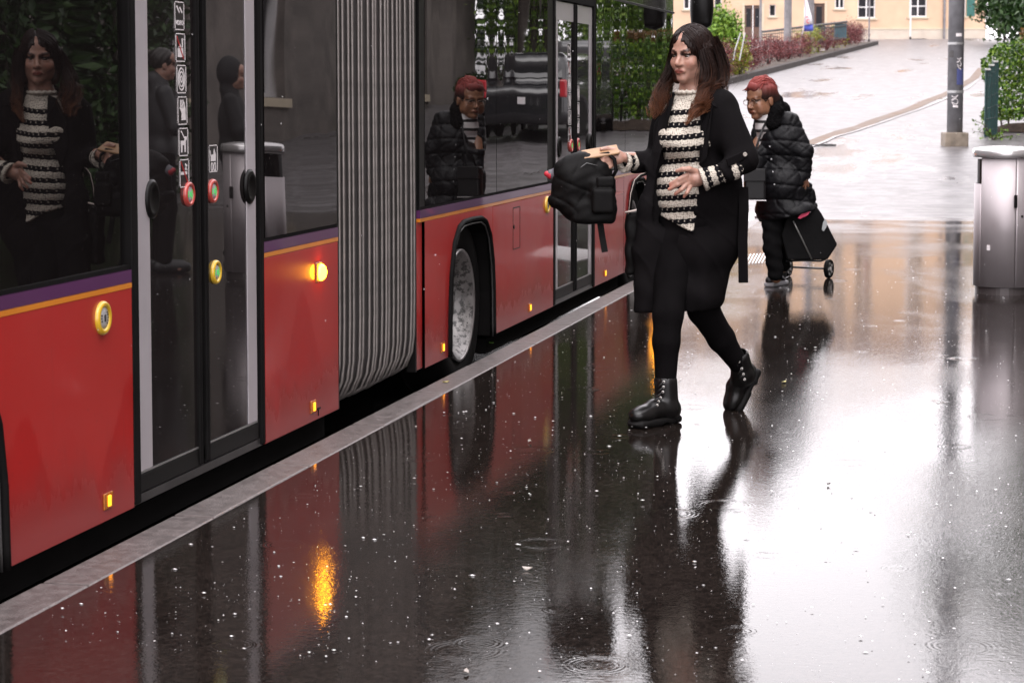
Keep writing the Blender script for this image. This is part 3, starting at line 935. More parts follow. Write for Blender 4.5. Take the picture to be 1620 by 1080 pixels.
DZ0, DZ1 = 0.06, 2.02
def door(y0, y1, yl0, ym0, ym1, yr1, full):
    """a two-leaf door: rubber frame, two leaves of dark glass with pale bars, sill"""
    fr = MB()
    fr.box(BX - .05, BX + .004, y0, yl0 - .012, DZ0, DZ1 + .05)
    fr.box(BX - .05, BX + .004, yr1 + .012, y1, DZ0, DZ1 + .05)
    fr.box(BX - .05, BX + .0035, yl0 - .012, yr1 + .012, 1.99, WT - .014)
    fr.build('door_frame', M_RUBBER, bus, bevel=.006)
    mb = MB(); mb.box(BX - .12, BX - .008, y0 + .01, y1 - .01, SK, .085); mb.build('door_sill', mat('wet_sill', (0.03, 0.028, 0.028), 0.3, metal=.3, var=.5, vscale=9), bus)
    for side, (a, b) in enumerate(((yl0, ym0), (ym1, yr1))):
        d = empty('door_leaf'); d.parent = bus
        d.location = Vector((BX, (a + b) / 2, 1.0)) - bus.location
        rz = 0.0
        x = BX - 0.012
        g = MB(); g.box(x - .012, x, a + .004, b - .004, .16, 1.985); g.build('door_glass', M_GLASS_D, d)
        k = MB(); k.box(x - .02, x + .006, a, b, .086, .150); k.build('kick_plate', M_BLACK, d, bevel=.006)
        k = MB(); k.box(x - .01, x + .0045, a + .012, b - .012, .1515, .157); k.build('bright_strip', M_SILVER, d)
        w = .100 if full else .090
        hb = MB()
        if side == 0:
            hb.box(x, x + .004, a + .012, a + .012 + w, .158, 1.985 if not full else 1.985)
        else:
            hb.box(x, x + .004, b - .012 - w, b - .012, .158, 1.985)
        hb.build('pale_bar', M_WBAR, d, bevel=.0015)
        if side == 0: tb = (a + .014 + w, b - .03)
        else: tb = (a + .03, b - .014 - w)
        mb = MB(); mb.box(x, x + .0042, tb[0], tb[1], 1.866, 1.984); mb.build('pale_header', M_WBAR, d, bevel=.0015)
        # rubber nose where the leaves meet
        mb = MB(); e0, e1 = (b - .028, b) if side == 0 else (a, a + .028)
        mb.box(x - .012, x + .014, e0, e1, .09, 1.985); mb.build('edge_seal', M_RUBBER, d, bevel=.008)
        # grab recess: dark oval disc with a rim
        yh = (a + .125) if side == 0 else (b - .085)
        hn = MB(); hn.lathe([(.066, .0), (.066, .008), (.056, .014), (.044, .012), (.034, .006), (0, .005)], (x + .003, yh, 1.058), (1, 0, 0), 26, .80)
        hn.build('grab_handle', M_BLACK, d, smooth=True)
        yb = b - .095 if side == 0 else a + .095
        button(yb, 1.058, M_BTNRED, .044, d, dx=-.012)
        if side == 1 and full: button(yb + .022, .764, M_BTNYEL, .044, d, dx=-.012)
        # stickers
        if side == 0:
            ys = yb - .065
            for k, kind in enumerate(('video', 'drink', 'rings', 'tickets', 'dog', 'smoke')):
                pict(ys + k * .006, 1.675 - k * .1085, .082, .094, kind, d, x + .0005)
        else:
            for k, kind in enumerate(('pram',) if full else ('rings', 'tickets', 'pram')):
                pict(yb + .012, (1.175 if full else 1.40 - k * .1085), .082, .094, kind, d, x + .0005)
door(6.478, 7.748, 6.54, 7.10, 7.142, 7.70, True)
door(13.165, 14.555, 13.23, 13.86, 13.90, 14.49, False)

# ---- yellow stop buttons on the red panels
button(6.236, .704, M_BTNYEL, .054, bus, led=False)
button(12.96, .711, M_BTNYEL, .054, bus, led=False)
# ---- amber side lamps
M_AMBER = mat('amber_lamp_lit', (0.8, 0.25, 0.01), 0.2, emit=(1.0, 0.36, 0.01), estr=26.0, var=0)
M_AMBERLO = mat('amber_marker_lit', (0.6, 0.18, 0.01), 0.2, emit=(1.0, 0.30, 0.01), estr=2.2, var=0)
M_AMBERDK = mat('amber_lens', (0.30, 0.09, 0.01), 0.25, var=0.3, vscale=60)
for y, z in ((8.42, .668), (17.15, .668)):
    l = empty('turn_signal'); l.parent = bus; l.location = Vector((BX, y, z)) - bus.location
    mb = MB(); mb.box(-.004, .008, -.042, .042, -.042, .042); mb.build('housing', M_AMBERDK, l, world=False, bevel=.006)
    f = Field((-.005, -.05, -.05), (.045, .05, .05), .0035); f.ell((.008, 0, 0), (.026, .036, .036)); f.plane_cut((0.007, 0, 0), (-1, 0, 0))
    f.build('lens', M_AMBER, l, world=False)
for y in (6.258, 8.334, 10.423, 12.471, 14.954):
    l = empty('side_marker'); l.parent = bus; l.location = Vector((BX, y, .118)) - bus.location
    mb = MB(); mb.box(-.002, .006, -.034, .034, -.026, .026); mb.build('lens', M_AMBERDK, l, world=False, bevel=.003)
    mb = MB(); mb.box(.004, .010, -.010, .012, -.018, .018); mb.build('lamp', M_AMBERLO, l, world=False, bevel=.003)
# ---- fuel flap, panel seam details, small lettering
mb = MB(); 
for a, b, c_, d_ in ((12.02, 12.026, .50, .74), (12.20, 12.206, .50, .74), (12.02, 12.206, .497, .503), (12.02, 12.206, .737, .743)): mb.box(BX - .001, BX + .0012, a, b, c_, d_)
mb.cyl((BX - .001, 12.045, .63), (BX + .003, 12.045, .63), .012, 10)
mb.build('service_flap_outline', M_BLACK, bus)
mb = MB(); mb.box(BX + .0005, BX + .0012, 15.35, 15.68, .655, .672)
mb.build('pale_notice_strip', mat('notice_strip', (0.45, 0.16, 0.15), 0.5, var=.6, vscale=120), bus)
mb = MB(); mb.box(BX - .001, BX + .003, 8.38, 8.43, .096, .104); mb.box(BX - .001, BX + .003, 8.40, 8.406, .07, .1); mb.build('tie_down_slot', M_BLACK, bus)

# ---- bellows: each fold is a frame of its own that turns under at the bottom
M_FOLD = mat('bellows_fabric', (0.020, 0.0175, 0.017), 0.5, var=0.3, vscale=9, bump=.0015, bscale=90)
M_FRAME = mat('bellows_frame', (0.20, 0.18, 0.17), 0.38, metal=0.55, var=0.3, vscale=12)
NF = 18
by0, by1 = R1 + .012, F0 - .06
pitch = (by1 - by0) / NF
path = [(BX - .10, 2.90), (BX - .025, 2.78), (BX - .006, 2.5), (BX - .004, 1.6), (BX - .002, .8), (BX - .003, .42), (BX - .006, .24), (BX - .016, .16), (BX - .045, .095), (BX - .10, .06), (BX - .3, .05)]
fold_me = None
bellows = empty('bellows'); bellows.parent = bus; bellows.location = Vector((BX, by0, 1.0)) - bus.location
rim_me = None
for i in range(NF):
    yc = by0 + (i + .5) * pitch
    if fold_me is None:
        mb = MB()
        prof = [(-.5, -.060), (-.40, -.036), (-.26, -.018), (-.13, -.008), (0, -.004), (.13, -.009), (.26, -.020), (.40, -.037), (.5, -.060)]
        vs = []; n = len(prof)
        for j, (x, z) in enumerate(path):
            q0, q1 = np.array(path[max(0, j - 1)]), np.array(path[min(len(path) - 1, j + 1)])
            t = (q1 - q0) / np.linalg.norm(q1 - q0); nn = np.array((-t[1], t[0]))       # outward
            for a, b in prof: vs.append((x + nn[0] * b - BX, a * pitch, z + nn[1] * b))
        fs = [(j * n + a, j * n + a + 1, (j + 1) * n + a + 1, (j + 1) * n + a) for j in range(len(path) - 1) for a in range(n - 1)]
        mb.add(vs, fs); fold_me = mb.mesh('bellows_fold', M_FOLD, True)
        mb = MB()
        for yy in (0.0,):
            mb.tube([(x - BX + (.0 if z > .2 else 0), yy * pitch, z - (0.004 if z < .1 else 0)) for x, z in path], .0075, 6)
        rim_me = mb.mesh('bellows_frame', M_FRAME, True)
    fo = link('bellows_fold', fold_me, bellows)
    fo.location = Vector((BX + random.uniform(-.007, .003), yc + random.uniform(-.013, .013), -.01 * math.sin(math.pi * (i + .5) / NF))) - bellows.location - bus.location
    fr_ = link('bellows_frame', rim_me, fo)
mb = MB(); mb.box(BX - BW + .1, BX - .12, by0 - .01, by1 + .02, .06, 2.9); mb.build('bellows_core', M_DARKIN, bus)
mb = MB(); mb.box(BX - .05, BX - .003, R1 - .006, R1 + .014, SK, 2.9); mb.box(BX - .05, BX - .003, F0 - .075, F0 - .055, SK, 2.9); mb.build('bellows_end_frame', M_BLACK, bus)
# ---- underbody: black boxes behind the skirt
for x1_, y0_, y1_ in ((BX - .06, R0 + .1, 4.40), (BX - .06, 5.56, R1 - .02), (BX - .75, 4.4, 5.56), (BX - .06, 11.6, 15.8)):
    mb = MB(); mb.box(BX - BW + .1, x1_, y0_, y1_, ROAD_Z + .14, SK - .03); mb.build('underbody', M_DARKIN, bus)
# ================================================================== PLANTS
def leaf_material(name, cols, rough=0.35):
    m = mat(name, (0.1, 0.1, 0.1), rough, var=0, spec=.22)
    N, L, p = nodes_of(m)
    g = N.new('ShaderNodeNewGeometry')
    r = N.new('ShaderNodeValToRGB'); e = r.color_ramp.elements
    e[0].position = 0; e[0].color = (*cols[0], 1); e[1].position = 1; e[1].color = (*cols[-1], 1)
    for i, c in enumerate(cols[1:-1]):
        q = e.new((i + 1) / (len(cols) - 1)); q.color = (*c, 1)
    L.new(g.outputs['Random Per Island'], r.inputs[0])
    L.new(r.outputs[0], p.inputs['Base Color'])
    return m
def leaf_mesh(name, pts, size, m, up=0.3, var=0.5, aspect=0.5):
    n = len(pts)
    d = RNG.normal(size=(n, 3)); d[:, 2] += up; d /= np.linalg.norm(d, axis=1)[:, None]
    a = RNG.normal(size=(n, 3)); a -= d * (a * d).sum(1)[:, None]; a /= np.linalg.norm(a, axis=1)[:, None]
    nn = np.cross(d, a)
    s = size * (1 - var + 2 * var * RNG.random(n))[:, None]
    V = np.stack([pts - d * s * .5, pts + a * s * aspect * .5 + nn * s * .12, pts + d * s * .5, pts - a * s * aspect * .5 + nn * s * .12], 1).reshape(-1, 3)
    b = 4 * np.arange(n)[:, None]
    F = np.concatenate([b + np.array([0, 1, 2]), b + np.array([0, 2, 3])])
    me = bpy.data.meshes.new(name)
    me.vertices.add(4 * n); me.vertices.foreach_set('co', V.ravel())
    me.loops.add(6 * n); me.loops.foreach_set('vertex_index', F.ravel().astype(np.int32))
    me.polygons.add(2 * n); me.polygons.foreach_set('loop_start', np.arange(0, 6 * n, 3, dtype=np.int32)); me.polygons.foreach_set('loop_total', np.full(2 * n, 3, np.int32))
    me.materials.append(m); me.update(calc_edges=True); me.validate()
    return me
def clump_points(n, nclump, rad, squash=(1, 1, 1), shell=0.55, clump=0.3):
    c = RNG.normal(size=(nclump, 3)); c /= np.linalg.norm(c, axis=1)[:, None]
    c *= (shell + (1 - shell) * RNG.random(nclump))[:, None]
    k = RNG.integers(0, nclump, n)
    p = c[k] + RNG.normal(size=(n, 3)) * clump * (0.6 + 0.8 * RNG.random(nclump))[k][:, None] * 0.5
    return p * np.array(rad) * np.array(squash)
M_BARK = mat('bark', (0.05, 0.04, 0.032), 0.85, var=0.4, vscale=14, bump=0.01, bscale=30)
M_TWIG = mat('twigs', (0.04, 0.022, 0.02), 0.8, var=0.3)
M_LRED = leaf_material('barberry_leaves', [(0.035, 0.008, 0.010), (0.075, 0.014, 0.016), (0.14, 0.028, 0.03), (0.17, 0.05, 0.045)])
M_LYEL = leaf_material('yellow_green_leaves', [(0.09, 0.12, 0.01), (0.20, 0.22, 0.02), (0.26, 0.28, 0.03)])
M_LGRN = leaf_material('light_green_leaves', [(0.04, 0.085, 0.012), (0.08, 0.16, 0.016), (0.14, 0.24, 0.03), (0.19, 0.28, 0.04)])
M_LDRK = leaf_material('dark_green_leaves', [(0.012, 0.028, 0.008), (0.02, 0.05, 0.012), (0.04, 0.08, 0.018)])
M_LHED = leaf_material('laurel_leaves', [(0.015, 0.045, 0.007), (0.04, 0.10, 0.010), (0.10, 0.19, 0.015), (0.18, 0.27, 0.03)], 0.3)

def shrub(name, base, rad, m, n, size, label, cat, group=None, nst=14, seed_c=26):
    o = empty(name, base, 0, label, cat, group)
    mb = MB()
    for i in range(nst):
        a = random.uniform(0, 6.28); r = random.uniform(.2, .8)
        mb.tube([(0, 0, -.03), (rad[0] * r * .4 * math.cos(a), rad[1] * r * .4 * math.sin(a), rad[2] * .6), (rad[0] * r * math.cos(a), rad[1] * r * math.sin(a), rad[2] * random.uniform(1.1, 1.75))], [.014, .009, .003], 4)
    mb.build('stem', M_TWIG, o, world=False)
    p = clump_points(n, seed_c, rad, shell=.4, clump=.42)
    p[:, 2] += rad[2] * 1.05
    p = p[p[:, 2] > 0.02]
    link('foliage', leaf_mesh('foliage', p, size, m), o)
    return o
def tree(name, base, h, crown_c, crown_r, m, n, size, label, trunk_r=.16, nlimb=9, nclump=60, group=None):
    o = empty(name, base, 0, label, 'tree', group)
    cc = np.array(crown_c) - np.array(base)
    mb = MB()
    top = np.array((cc[0] * .5, cc[1] * .5, h))
    mb.tube([(0, 0, -.1), tuple(top * .35 + np.array((.05, 0, 0))), tuple(top * .7), tuple(top)], [trunk_r * 1.3, trunk_r, trunk_r * .75, trunk_r * .45], 10)
    mb.build('trunk', M_BARK, o, smooth=True, world=False)
    for i in range(nlimb):
        st = top * random.uniform(.5, .98)
        d = RNG.normal(size=3); d /= np.linalg.norm(d)
        e = cc + d * np.array(crown_r) * .8
        mid = (st + e) / 2 + np.array((0, 0, .25))
        lb = MB(); lb.tube([st, mid, e], [trunk_r * .4, trunk_r * .25, trunk_r * .06], 6); lb.build('limb', M_BARK, o, smooth=True, world=False)
    p = clump_points(n, nclump, crown_r, shell=.35, clump=.26) + cc
    link('crown', leaf_mesh('crown', p, size, m), o)
    return o

# the row of shrubs along the left kerb of the hill road
kl0, kl1 = on_g(1158, 133), on_g(1386, 72)
def klerp(Y): t = (Y - kl0[1]) / (kl1[1] - kl0[1]); return kl0[0] + (kl1[0] - kl0[0]) * t
hk = tag(empty('hill_kerb', (kl0[0], kl0[1], float(gz(kl0[1])))), kind='structure')
Ys = np.linspace(kl0[1] - 9, kl1[1] + 1, 26)
M_KDARK = mat('dark_kerb', (0.045, 0.038, 0.036), 0.7, spec=.12, var=.25, vscale=6)
for a, b in zip(Ys[:-1], Ys[1:]):
    mb = MB(); xa, xb, za, zb = klerp(a), klerp(b), float(gz(a)), float(gz(b)); b2 = b - .02
    v = [(xa - .2, a, za - .1), (xa, a, za - .1), (xb, b2, zb - .1), (xb - .2, b2, zb - .1), (xa - .2, a, za + .16), (xa, a, za + .16), (xb, b2, zb + .16), (xb - .2, b2, zb + .16)]
    mb.add(v, [(3, 2, 1, 0), (4, 5, 6, 7), (0, 1, 5, 4), (1, 2, 6, 5), (2, 3, 7, 6), (3, 0, 4, 7)]); mb.build('kerb_stone', M_KDARK, hk)
mb = MB(); vs = []
for Y in Ys: vs += [(klerp(Y) - 2.2, Y, float(gz(Y)) + .13), (klerp(Y) - .2, Y, float(gz(Y)) + .13)]
mb.add(vs, [(2 * i, 2 * i + 1, 2 * i + 3, 2 * i + 2) for i in range(len(Ys) - 1)]); tag(mb.build('planting_bed', M_SOIL), kind='structure')
nsh = 17
yell = {10: 1, 13: 1}
ORD = 'first second third fourth fifth sixth seventh eighth ninth tenth x eleventh twelfth x thirteenth fourteenth fifteenth'.split()
for i in range(nsh):
    t = i / (nsh - 1)
    Y = kl0[1] - 1.5 + (kl1[1] - kl0[1] + .5) * t ** 1.12
    s = random.uniform(.62, .85)
    x = klerp(Y) - .72 + random.uniform(-.12, .12)
    if i in yell:
        lab = 'yellow-green shrub between the red ones, ' + ('the nearer of the two' if i == 10 else 'the farther of the two')
        shrub('yellow_shrub', (x, Y, float(gz(Y)) + .12), (s * .75, s * .8, s * .62), M_LYEL, 1500, .06, lab, 'shrub', 'shrubs along the hill kerb')
    else:
        lab = ORD[i] + ' dark red barberry shrub from the near end of the hill kerb row'
        shrub('red_shrub', (x, Y, float(gz(Y)) + .12), (s * .85, s * .95, s * .60), M_LRED, 2400, .05, lab, 'shrub', 'shrubs along the hill kerb')
c = on_dist(1150, 112, 62); shrub('green_bush', (c[0], c[1], float(gz(c[1])) + .05), (.56, .6, .90), M_LGRN, 9000, .11, 'rounded dark green clipped bush behind the red shrubs', 'bush', seed_c=50)
c = on_dist(1170, 112, 60); shrub('lime_bush', (c[0], c[1], float(gz(c[1])) + .05), (.26, .3, .5), M_LYEL, 1500, .08, 'bright lime bush in front of the clipped green bush', 'bush', seed_c=26)

# ================================================================== HOUSE
def wall_with_holes(mb, x0, x1, z0, z1, holes, y, depth):
    """a wall face at local y with openings; reveals go back by depth"""
    xs = sorted({x0, x1} | {h[0] for h in holes} | {h[1] for h in holes}); zs = sorted({z0, z1} | {h[2] for h in holes} | {h[3] for h in holes})
    xs = [q for q in xs if x0 <= q <= x1]; zs = [q for q in zs if z0 <= q <= z1]
    for a, b in zip(xs[:-1], xs[1:]):
        for c_, d_ in zip(zs[:-1], zs[1:]):
            mx, mz = (a + b) / 2, (c_ + d_) / 2
            if any(h[0] < mx < h[1] and h[2] < mz < h[3] for h in holes): continue
            mb.add([(a, y, c_), (b, y, c_), (b, y, d_), (a, y, d_)], [(0, 1, 2, 3)])
    for h in holes:
        a, b, c_, d_ = h
        c_ = max(c_, z0)
        for q in ([(a, c_), (a, d_)], [(b, d_), (b, c_)], [(a, d_), (b, d_)], [(b, c_), (a, c_)]):
            mb.add([(q[0][0], y, q[0][1]), (q[1][0], y, q[1][1]), (q[1][0], y + depth, q[1][1]), (q[0][0], y + depth, q[0][1])], [(0, 1, 2, 3)])
M_PEACH = mat('peach_render', (0.49, 0.335, 0.228), 0.75, var=.13, vscale=.8, vdetail=8, bump=.002, bscale=60)
M_PLINTH = mat('grey_plinth', (0.42, 0.36, 0.30), 0.8, var=.12, vscale=2)
M_FRAMEW = mat('white_window_frame', (0.62, 0.60, 0.60), 0.5, var=.05)
M_PANE = mat('house_glass', (0.025, 0.024, 0.028), 0.04, var=0, ior=1.55)
M_WOODD = mat('brown_door_wood', (0.085, 0.042, 0.028), 0.5, var=.3, vscale=8)
M_SILL = mat('stone_sill', (0.45, 0.38, 0.28), 0.7, var=.1)
M_ROOFT = mat('roof_tiles', (0.10, 0.055, 0.04), 0.8, var=.3, vscale=5)
M_SHUT = mat('green_shutter', (0.02, 0.10, 0.085), 0.5, var=.1)
M_POLEG = mat('grey_post', (0.15, 0.14, 0.145), 0.55, var=.35, vscale=5, vdetail=8, bump=.002, bscale=30)
HD = 113.0; HK = HD / FPX
hb = CAM + FH * HD + RT * ((1555 - 810) * HK)
HZ = float(gz(hb[1]))
house = empty('peach_house', (hb[0], hb[1], HZ), R(YAW), 'long peach rendered house with brown doors at the top of the hill road', 'house')
def hx(px): return (px - 1555) * HK
def hz(py): return CAM_H + (143 - py) * HK - HZ
openings = []       # (x0, x1, z0, z1, kind)
zt = hz(-42)
for a, b, y in ((1318, 1333, 15), (1354, 1382, 30), (1435, 1463, 28), (1512, 1524, 27), (1080, 1098, 16), (1128, 1140, 15)):
    openings.append((hx(a), hx(b), hz(y), zt, 'window'))
openings.append((hx(1215), hx(1225), hz(27), hz(9), 'window'))
openings.append((hx(1176), hx(1203), 0.02, hz(10), 'door')); openings.append((hx(1285), hx(1302), 0.02, hz(7), 'door'))
for px in (1090, 1134, 1190, 1232, 1293, 1326, 1368, 1449, 1518): openings.append((hx(px) - .48, hx(px) + .48, zt + 1.55, zt + 3.15, 'window'))
XL, XR, HH = hx(985), 0.0, zt + 4.3
mb = MB(); wall_with_holes(mb, XL, XR, 0.0, HH, [o[:4] for o in openings], 0.0, .18)
mb.add([(XR, 0, -.5), (XR, 9, -.5), (XR, 9, HH), (XR, 0, HH)], [(0, 1, 2, 3)]); mb.add([(XL, 0, -.5), (XL, 9, -.5), (XL, 9, HH), (XL, 0, HH)], [(0, 1, 2, 3)])
mb.build('wall', M_PEACH, house, world=False)
mb = MB(); mb.box(hx(1338), XR + .04, -.04, -.005, -.4, hz(48)); mb.build('plinth', M_PLINTH, house, world=False)
mb = MB(); mb.box(hx(1338), XR + .05, -.06, -.003, hz(48) + .004, hz(48) + .08); mb.build('plinth_ledge', M_SILL, house, world=False)
mb = MB(); mb.add([(XL - .6, -.7, HH), (XR + .6, -.7, HH), (XR + .6, 9.6, HH), (XL - .6, 9.6, HH), (XL + 3, 4.4, HH + 3.0), (XR - 3, 4.4, HH + 3.0)], [(0, 1, 5, 4), (1, 2, 5), (2, 3, 4, 5), (3, 0, 4), (3, 2, 1, 0)]); mb.build('roof', M_ROOFT, house, world=False)
for (a, b, c_, d_, kind) in openings:
    if kind == 'window':
        w = empty('window'); w.parent = house; w.location = ((a + b) / 2, 0, c_)
        ww, hh = (b - a), (d_ - c_)
        f = MB(); t = min(.06, ww * .12)
        f.box(-ww / 2, ww / 2, .10, .15, 0, t); f.box(-ww / 2, ww / 2, .10, .15, hh - t, hh); f.box(-ww / 2, -ww / 2 + t, .10, .15, t, hh - t); f.box(ww / 2 - t, ww / 2, .10, .15, t, hh - t)
        if ww > .5: f.box(-.03, .03, .10, .145, t, hh - t)
        if ww > .8: f.box(-ww / 2 + t, -.03, .10, .14, hh * .23, hh * .23 + .05); f.box(.03, ww / 2 - t, .10, .14, hh * .23, hh * .23 + .05)
        f.build('frame', M_FRAMEW, w, world=False)
        g = MB(); g.box(-ww / 2, ww / 2, .155, .17, 0, hh); g.build('pane', M_PANE, w, world=False)
        s = MB(); s.box(-ww / 2 - .10, ww / 2 + .10, -.08, .10, -.09, -.005); s.build('sill', M_SILL, w, world=False)
    else:
        d = empty('door'); d.parent = house; d.location = ((a + b) / 2, 0, c_)
        ww, hh = (b - a), (d_ - c_)
        for sx in ((-1, 1) if ww > .7 else (0,)):
            l = MB(); hw = ww / 4 if sx else ww / 2; cx = sx * ww / 4
            l.box(cx - hw + .01, cx + hw - .01, .10, .14, 0, hh); l.build('door_leaf', M_WOODD, d, world=False)
            g = MB(); g.box(cx - hw * .55, cx + hw * .55, .09, .105, hh * .42, hh * .92); g.build('door_pane', M_PANE, d, world=False)
        s = MB(); s.box(-ww / 2 - .12, -ww / 2 - .005, -.03, .1, 0, hh + .1); s.box(ww / 2 + .005, ww / 2 + .12, -.03, .1, 0, hh + .1); s.build('door_surround', M_SILL, d, world=False)
for px in (1531,):
    s = MB(); s.box(hx(1525), hx(1538), -.05, -.004, hz(27), zt)
    for k in range(18): s.box(hx(1526), hx(1537), -.06, -.05, hz(27) + .08 + k * .1, hz(27) + .14 + k * .1)
    s.build('shutter', M_SHUT, house, world=False)
for a, b in ((1438, 1462), (1523, 1541)):
    s = MB(); s.box(hx(a), hx(b), -.05, -.041, hz(68), hz(62)); s.build('cellar_window', M_PANE, house, world=False)
s = MB(); s.cyl((hx(1490), -.09, hz(69)), (hx(1490), -.09, HH), .07, 8); s.build('downpipe', M_POLEG, house, world=False)

# ---- terrace with a ramp railing in front of the house
TD = 82.0; TK = TD / FPX
def tpt(px, py, dist=TD): return on_dist(px, py, dist)
tb = tpt(1262, 78)
ter = empty('terrace', (tb[0], tb[1], float(gz(tb[1]))), R(YAW), 'low pale terrace wall behind the red shrubs', 'wall')
mb = MB(); zt2 = tb[2] - float(gz(tb[1])); mb.box(-78 * TK, 40 * TK, 0, 7, -.6, zt2 - .06); mb.build('wall', M_PLINTH, ter, world=False)
mb = MB(); mb.box(-80 * TK, 42 * TK, -.06, 7, zt2 - .058, zt2 + .03); mb.build('coping', mat('pale_coping', (0.62, .58, .56), .5), ter, world=False)
M_RAIL = mat('dark_railing', (0.06, 0.055, 0.055), .5, var=.2)
ro = tpt(1205, 77); rl = empty('ramp_railing', tuple(ro), R(YAW), 'dark grey ramp railing with a blue panel in front of the peach house', 'railing')
def rp(px, py): return ((px - 1205) * TK, 0.05, (77 - py) * TK)
top0, top1 = (1205, 51), (1340, 35); bot0, bot1 = (1205, 77), (1340, 62)
mb = MB(); mb.tube([rp(*top0), rp(*top1)], .045, 6); mb.build('top_rail', M_RAIL, rl, world=False)
mb = MB(); mb.tube([rp(1205, 56), rp(1340, 41)], .02, 6); mb.build('lower_rail', M_RAIL, rl, world=False)
mb = MB(); mb.tube([rp(1205, 75), rp(1340, 60)], .025, 6); mb.build('bottom_rail', M_RAIL, rl, world=False)
bm_ = MB(); bm_.tube([(0, 0, 0), (0, 0, 26 * TK)], .013, 5); bal = bm_.mesh('baluster', M_RAIL)
for i in range(40):
    px = 1206 + i * 3.4
    b = link('baluster', bal, rl); q = rp(px, 77 - (px - 1205) * .115); b.location = q
mb = MB(); q0, q1 = rp(1320, 38), rp(1339, 36); mb.box(q0[0], q1[0], .09, .12, rp(0, 60)[2], q0[2]); mb.build('panel', mat('teal_panel', (.04, .10, .13), .4), rl, world=False)
mb = MB(); mb.box(rp(1284, 0)[0], rp(1306, 0)[0], .09, .13, rp(0, 70)[2], rp(0, 42)[2]); mb.build('panel', mat('slate_panel', (.05, .065, .09), .4), rl, world=False)
mb = MB(); mb.tube([rp(1212, 58), rp(1232, 58)], .02, 5); 
for px in range(1212, 1233, 3): mb.tube([rp(px, 58), rp(px, 77)], .012, 5)
mb.build('front_gate', M_RAIL, rl, world=False)
def post(name, px, py, w, dist, top, m, label, cat='post'):
    c = on_dist(px, py, dist); k = dist / FPX
    z0 = float(gz(c[1])); o = empty(name, (c[0], c[1], z0), 0, label, cat)
    mb = MB(); mb.cyl((0, 0, -.1), (0, 0, top), w * k / 2, 14); mb.build('shaft', m, o, smooth=False, world=False)
    mb = MB(); mb.cyl((0, 0, -.1), (0, 0, .12), w * k / 2 * 1.35, 14); mb.build('foot', M_KDARK, o, world=False)
    return o
post('concrete_post', 1246, 76, 12, 78, 9.5, M_POLEG, 'thick grey concrete post in front of the ramp railing, left of the flag')
post('concrete_post', 1282, 72, 11, 80, 9.5, M_POLEG, 'thick grey concrete post directly behind the beach flag')
post('lamp_post', 1203, 74, 4, 84, 7, M_POLEG, 'thin grey post beside the brown double door')
post('thin_post', 1440, 69, 2.4, 104, 6, M_SILVER, 'thin pale metal post before the house window')
sg = post('sign_post', 1375, 48, 2.6, 100, 3.4, M_POLEG, 'thin post with a small red sign before the house', 'sign')
mb = MB(); mb.lathe([(0, -.02), (.2, -.02), (.2, .02), (0, .02)], (0, -.06, 2.55), (FH[0], FH[1], 0), 16); mb.build('sign_plate', mat('sign_red', (.35, .05, .05), .4), sg, world=False)
# steel handrail by the green bush
hr = empty('steel_handrail', tuple(on_dist(1164, 100, 58)), 0, 'bright steel stair handrail beside the lime bush', 'handrail')
for dx, nm in ((0, 'rail'), (10, 'rail')):
    mb = MB(); mb.tube([on_dist(1160 + dx, 96, 58), on_dist(1164 + dx, 76, 58), on_dist(1172 + dx * .7, 52, 58)], .017, 6); mb.build(nm, mat('bright_steel', (.34, .34, .34), .35, metal=.9), hr)
# beach flag
c = on_dist(1265, 78, 76)
fl = empty('beach_flag', (c[0], c[1], float(gz(c[1]))), R(YAW), 'white and blue beach flag with red letters before the ramp railing', 'flag')
k = 76 / FPX
def fp(px, py): q = on_dist(px, py, 76); return ((px - 1265) * k, 0, q[2] - float(gz(c[1])))
mb = MB(); mb.tube([fp(1263, 80), fp(1270, 50), fp(1274, 20), fp(1271, -12)], .02, 6); mb.build('pole', M_WBAR, fl, world=False)
def cloth(pts, m, name, y=0):
    mb = MB(); L_ = [fp(*p[0]) for p in pts]; R_ = [fp(*p[1]) for p in pts]; n = len(pts); vs = []
    for i in range(n):
        for j in range(5):
            t = j / 4; vs.append((L_[i][0] * (1 - t) + R_[i][0] * t, y + .05 * math.sin(3 * t + i), L_[i][2] * (1 - t) + R_[i][2] * t))
    mb.add(vs, [(5 * i + j, 5 * i + j + 1, 5 * i + j + 6, 5 * i + j + 5) for i in range(n - 1) for j in range(4)])
    o = mb.build(name, m, fl, smooth=True, world=False); s = o.modifiers.new('thick', 'SOLIDIFY'); s.thickness = .012; return o
cloth([((1271, -12), (1272, -12)), ((1272, 5), (1278, 8)), ((1272, 22), (1283, 26)), ((1272, 40), (1285, 38))], mat('flag_white', (.72, .70, .74), .7), 'cloth')
cloth([((1272, 40.2), (1285, 38.2)), ((1272, 50), (1286, 49))], mat('flag_blue', (.05, .07, .35), .7), 'blue_foot')
text_mesh('c', .32, mat('flag_red', (.5, .03, .04), .6), 'lettering', fl, np.array(fl.location) + RT * (12 * k) - FH * .09 + np.array((0, 0, fp(1277, 33)[2])), tuple(RT), (0, 0, 1))
text_mesh('-', .4, MATS['flag_red'], 'lettering', fl, np.array(fl.location) + RT * (11 * k) - FH * .09 + np.array((0, 0, fp(1276, 26)[2])), tuple(RT), (0, 0, 1))

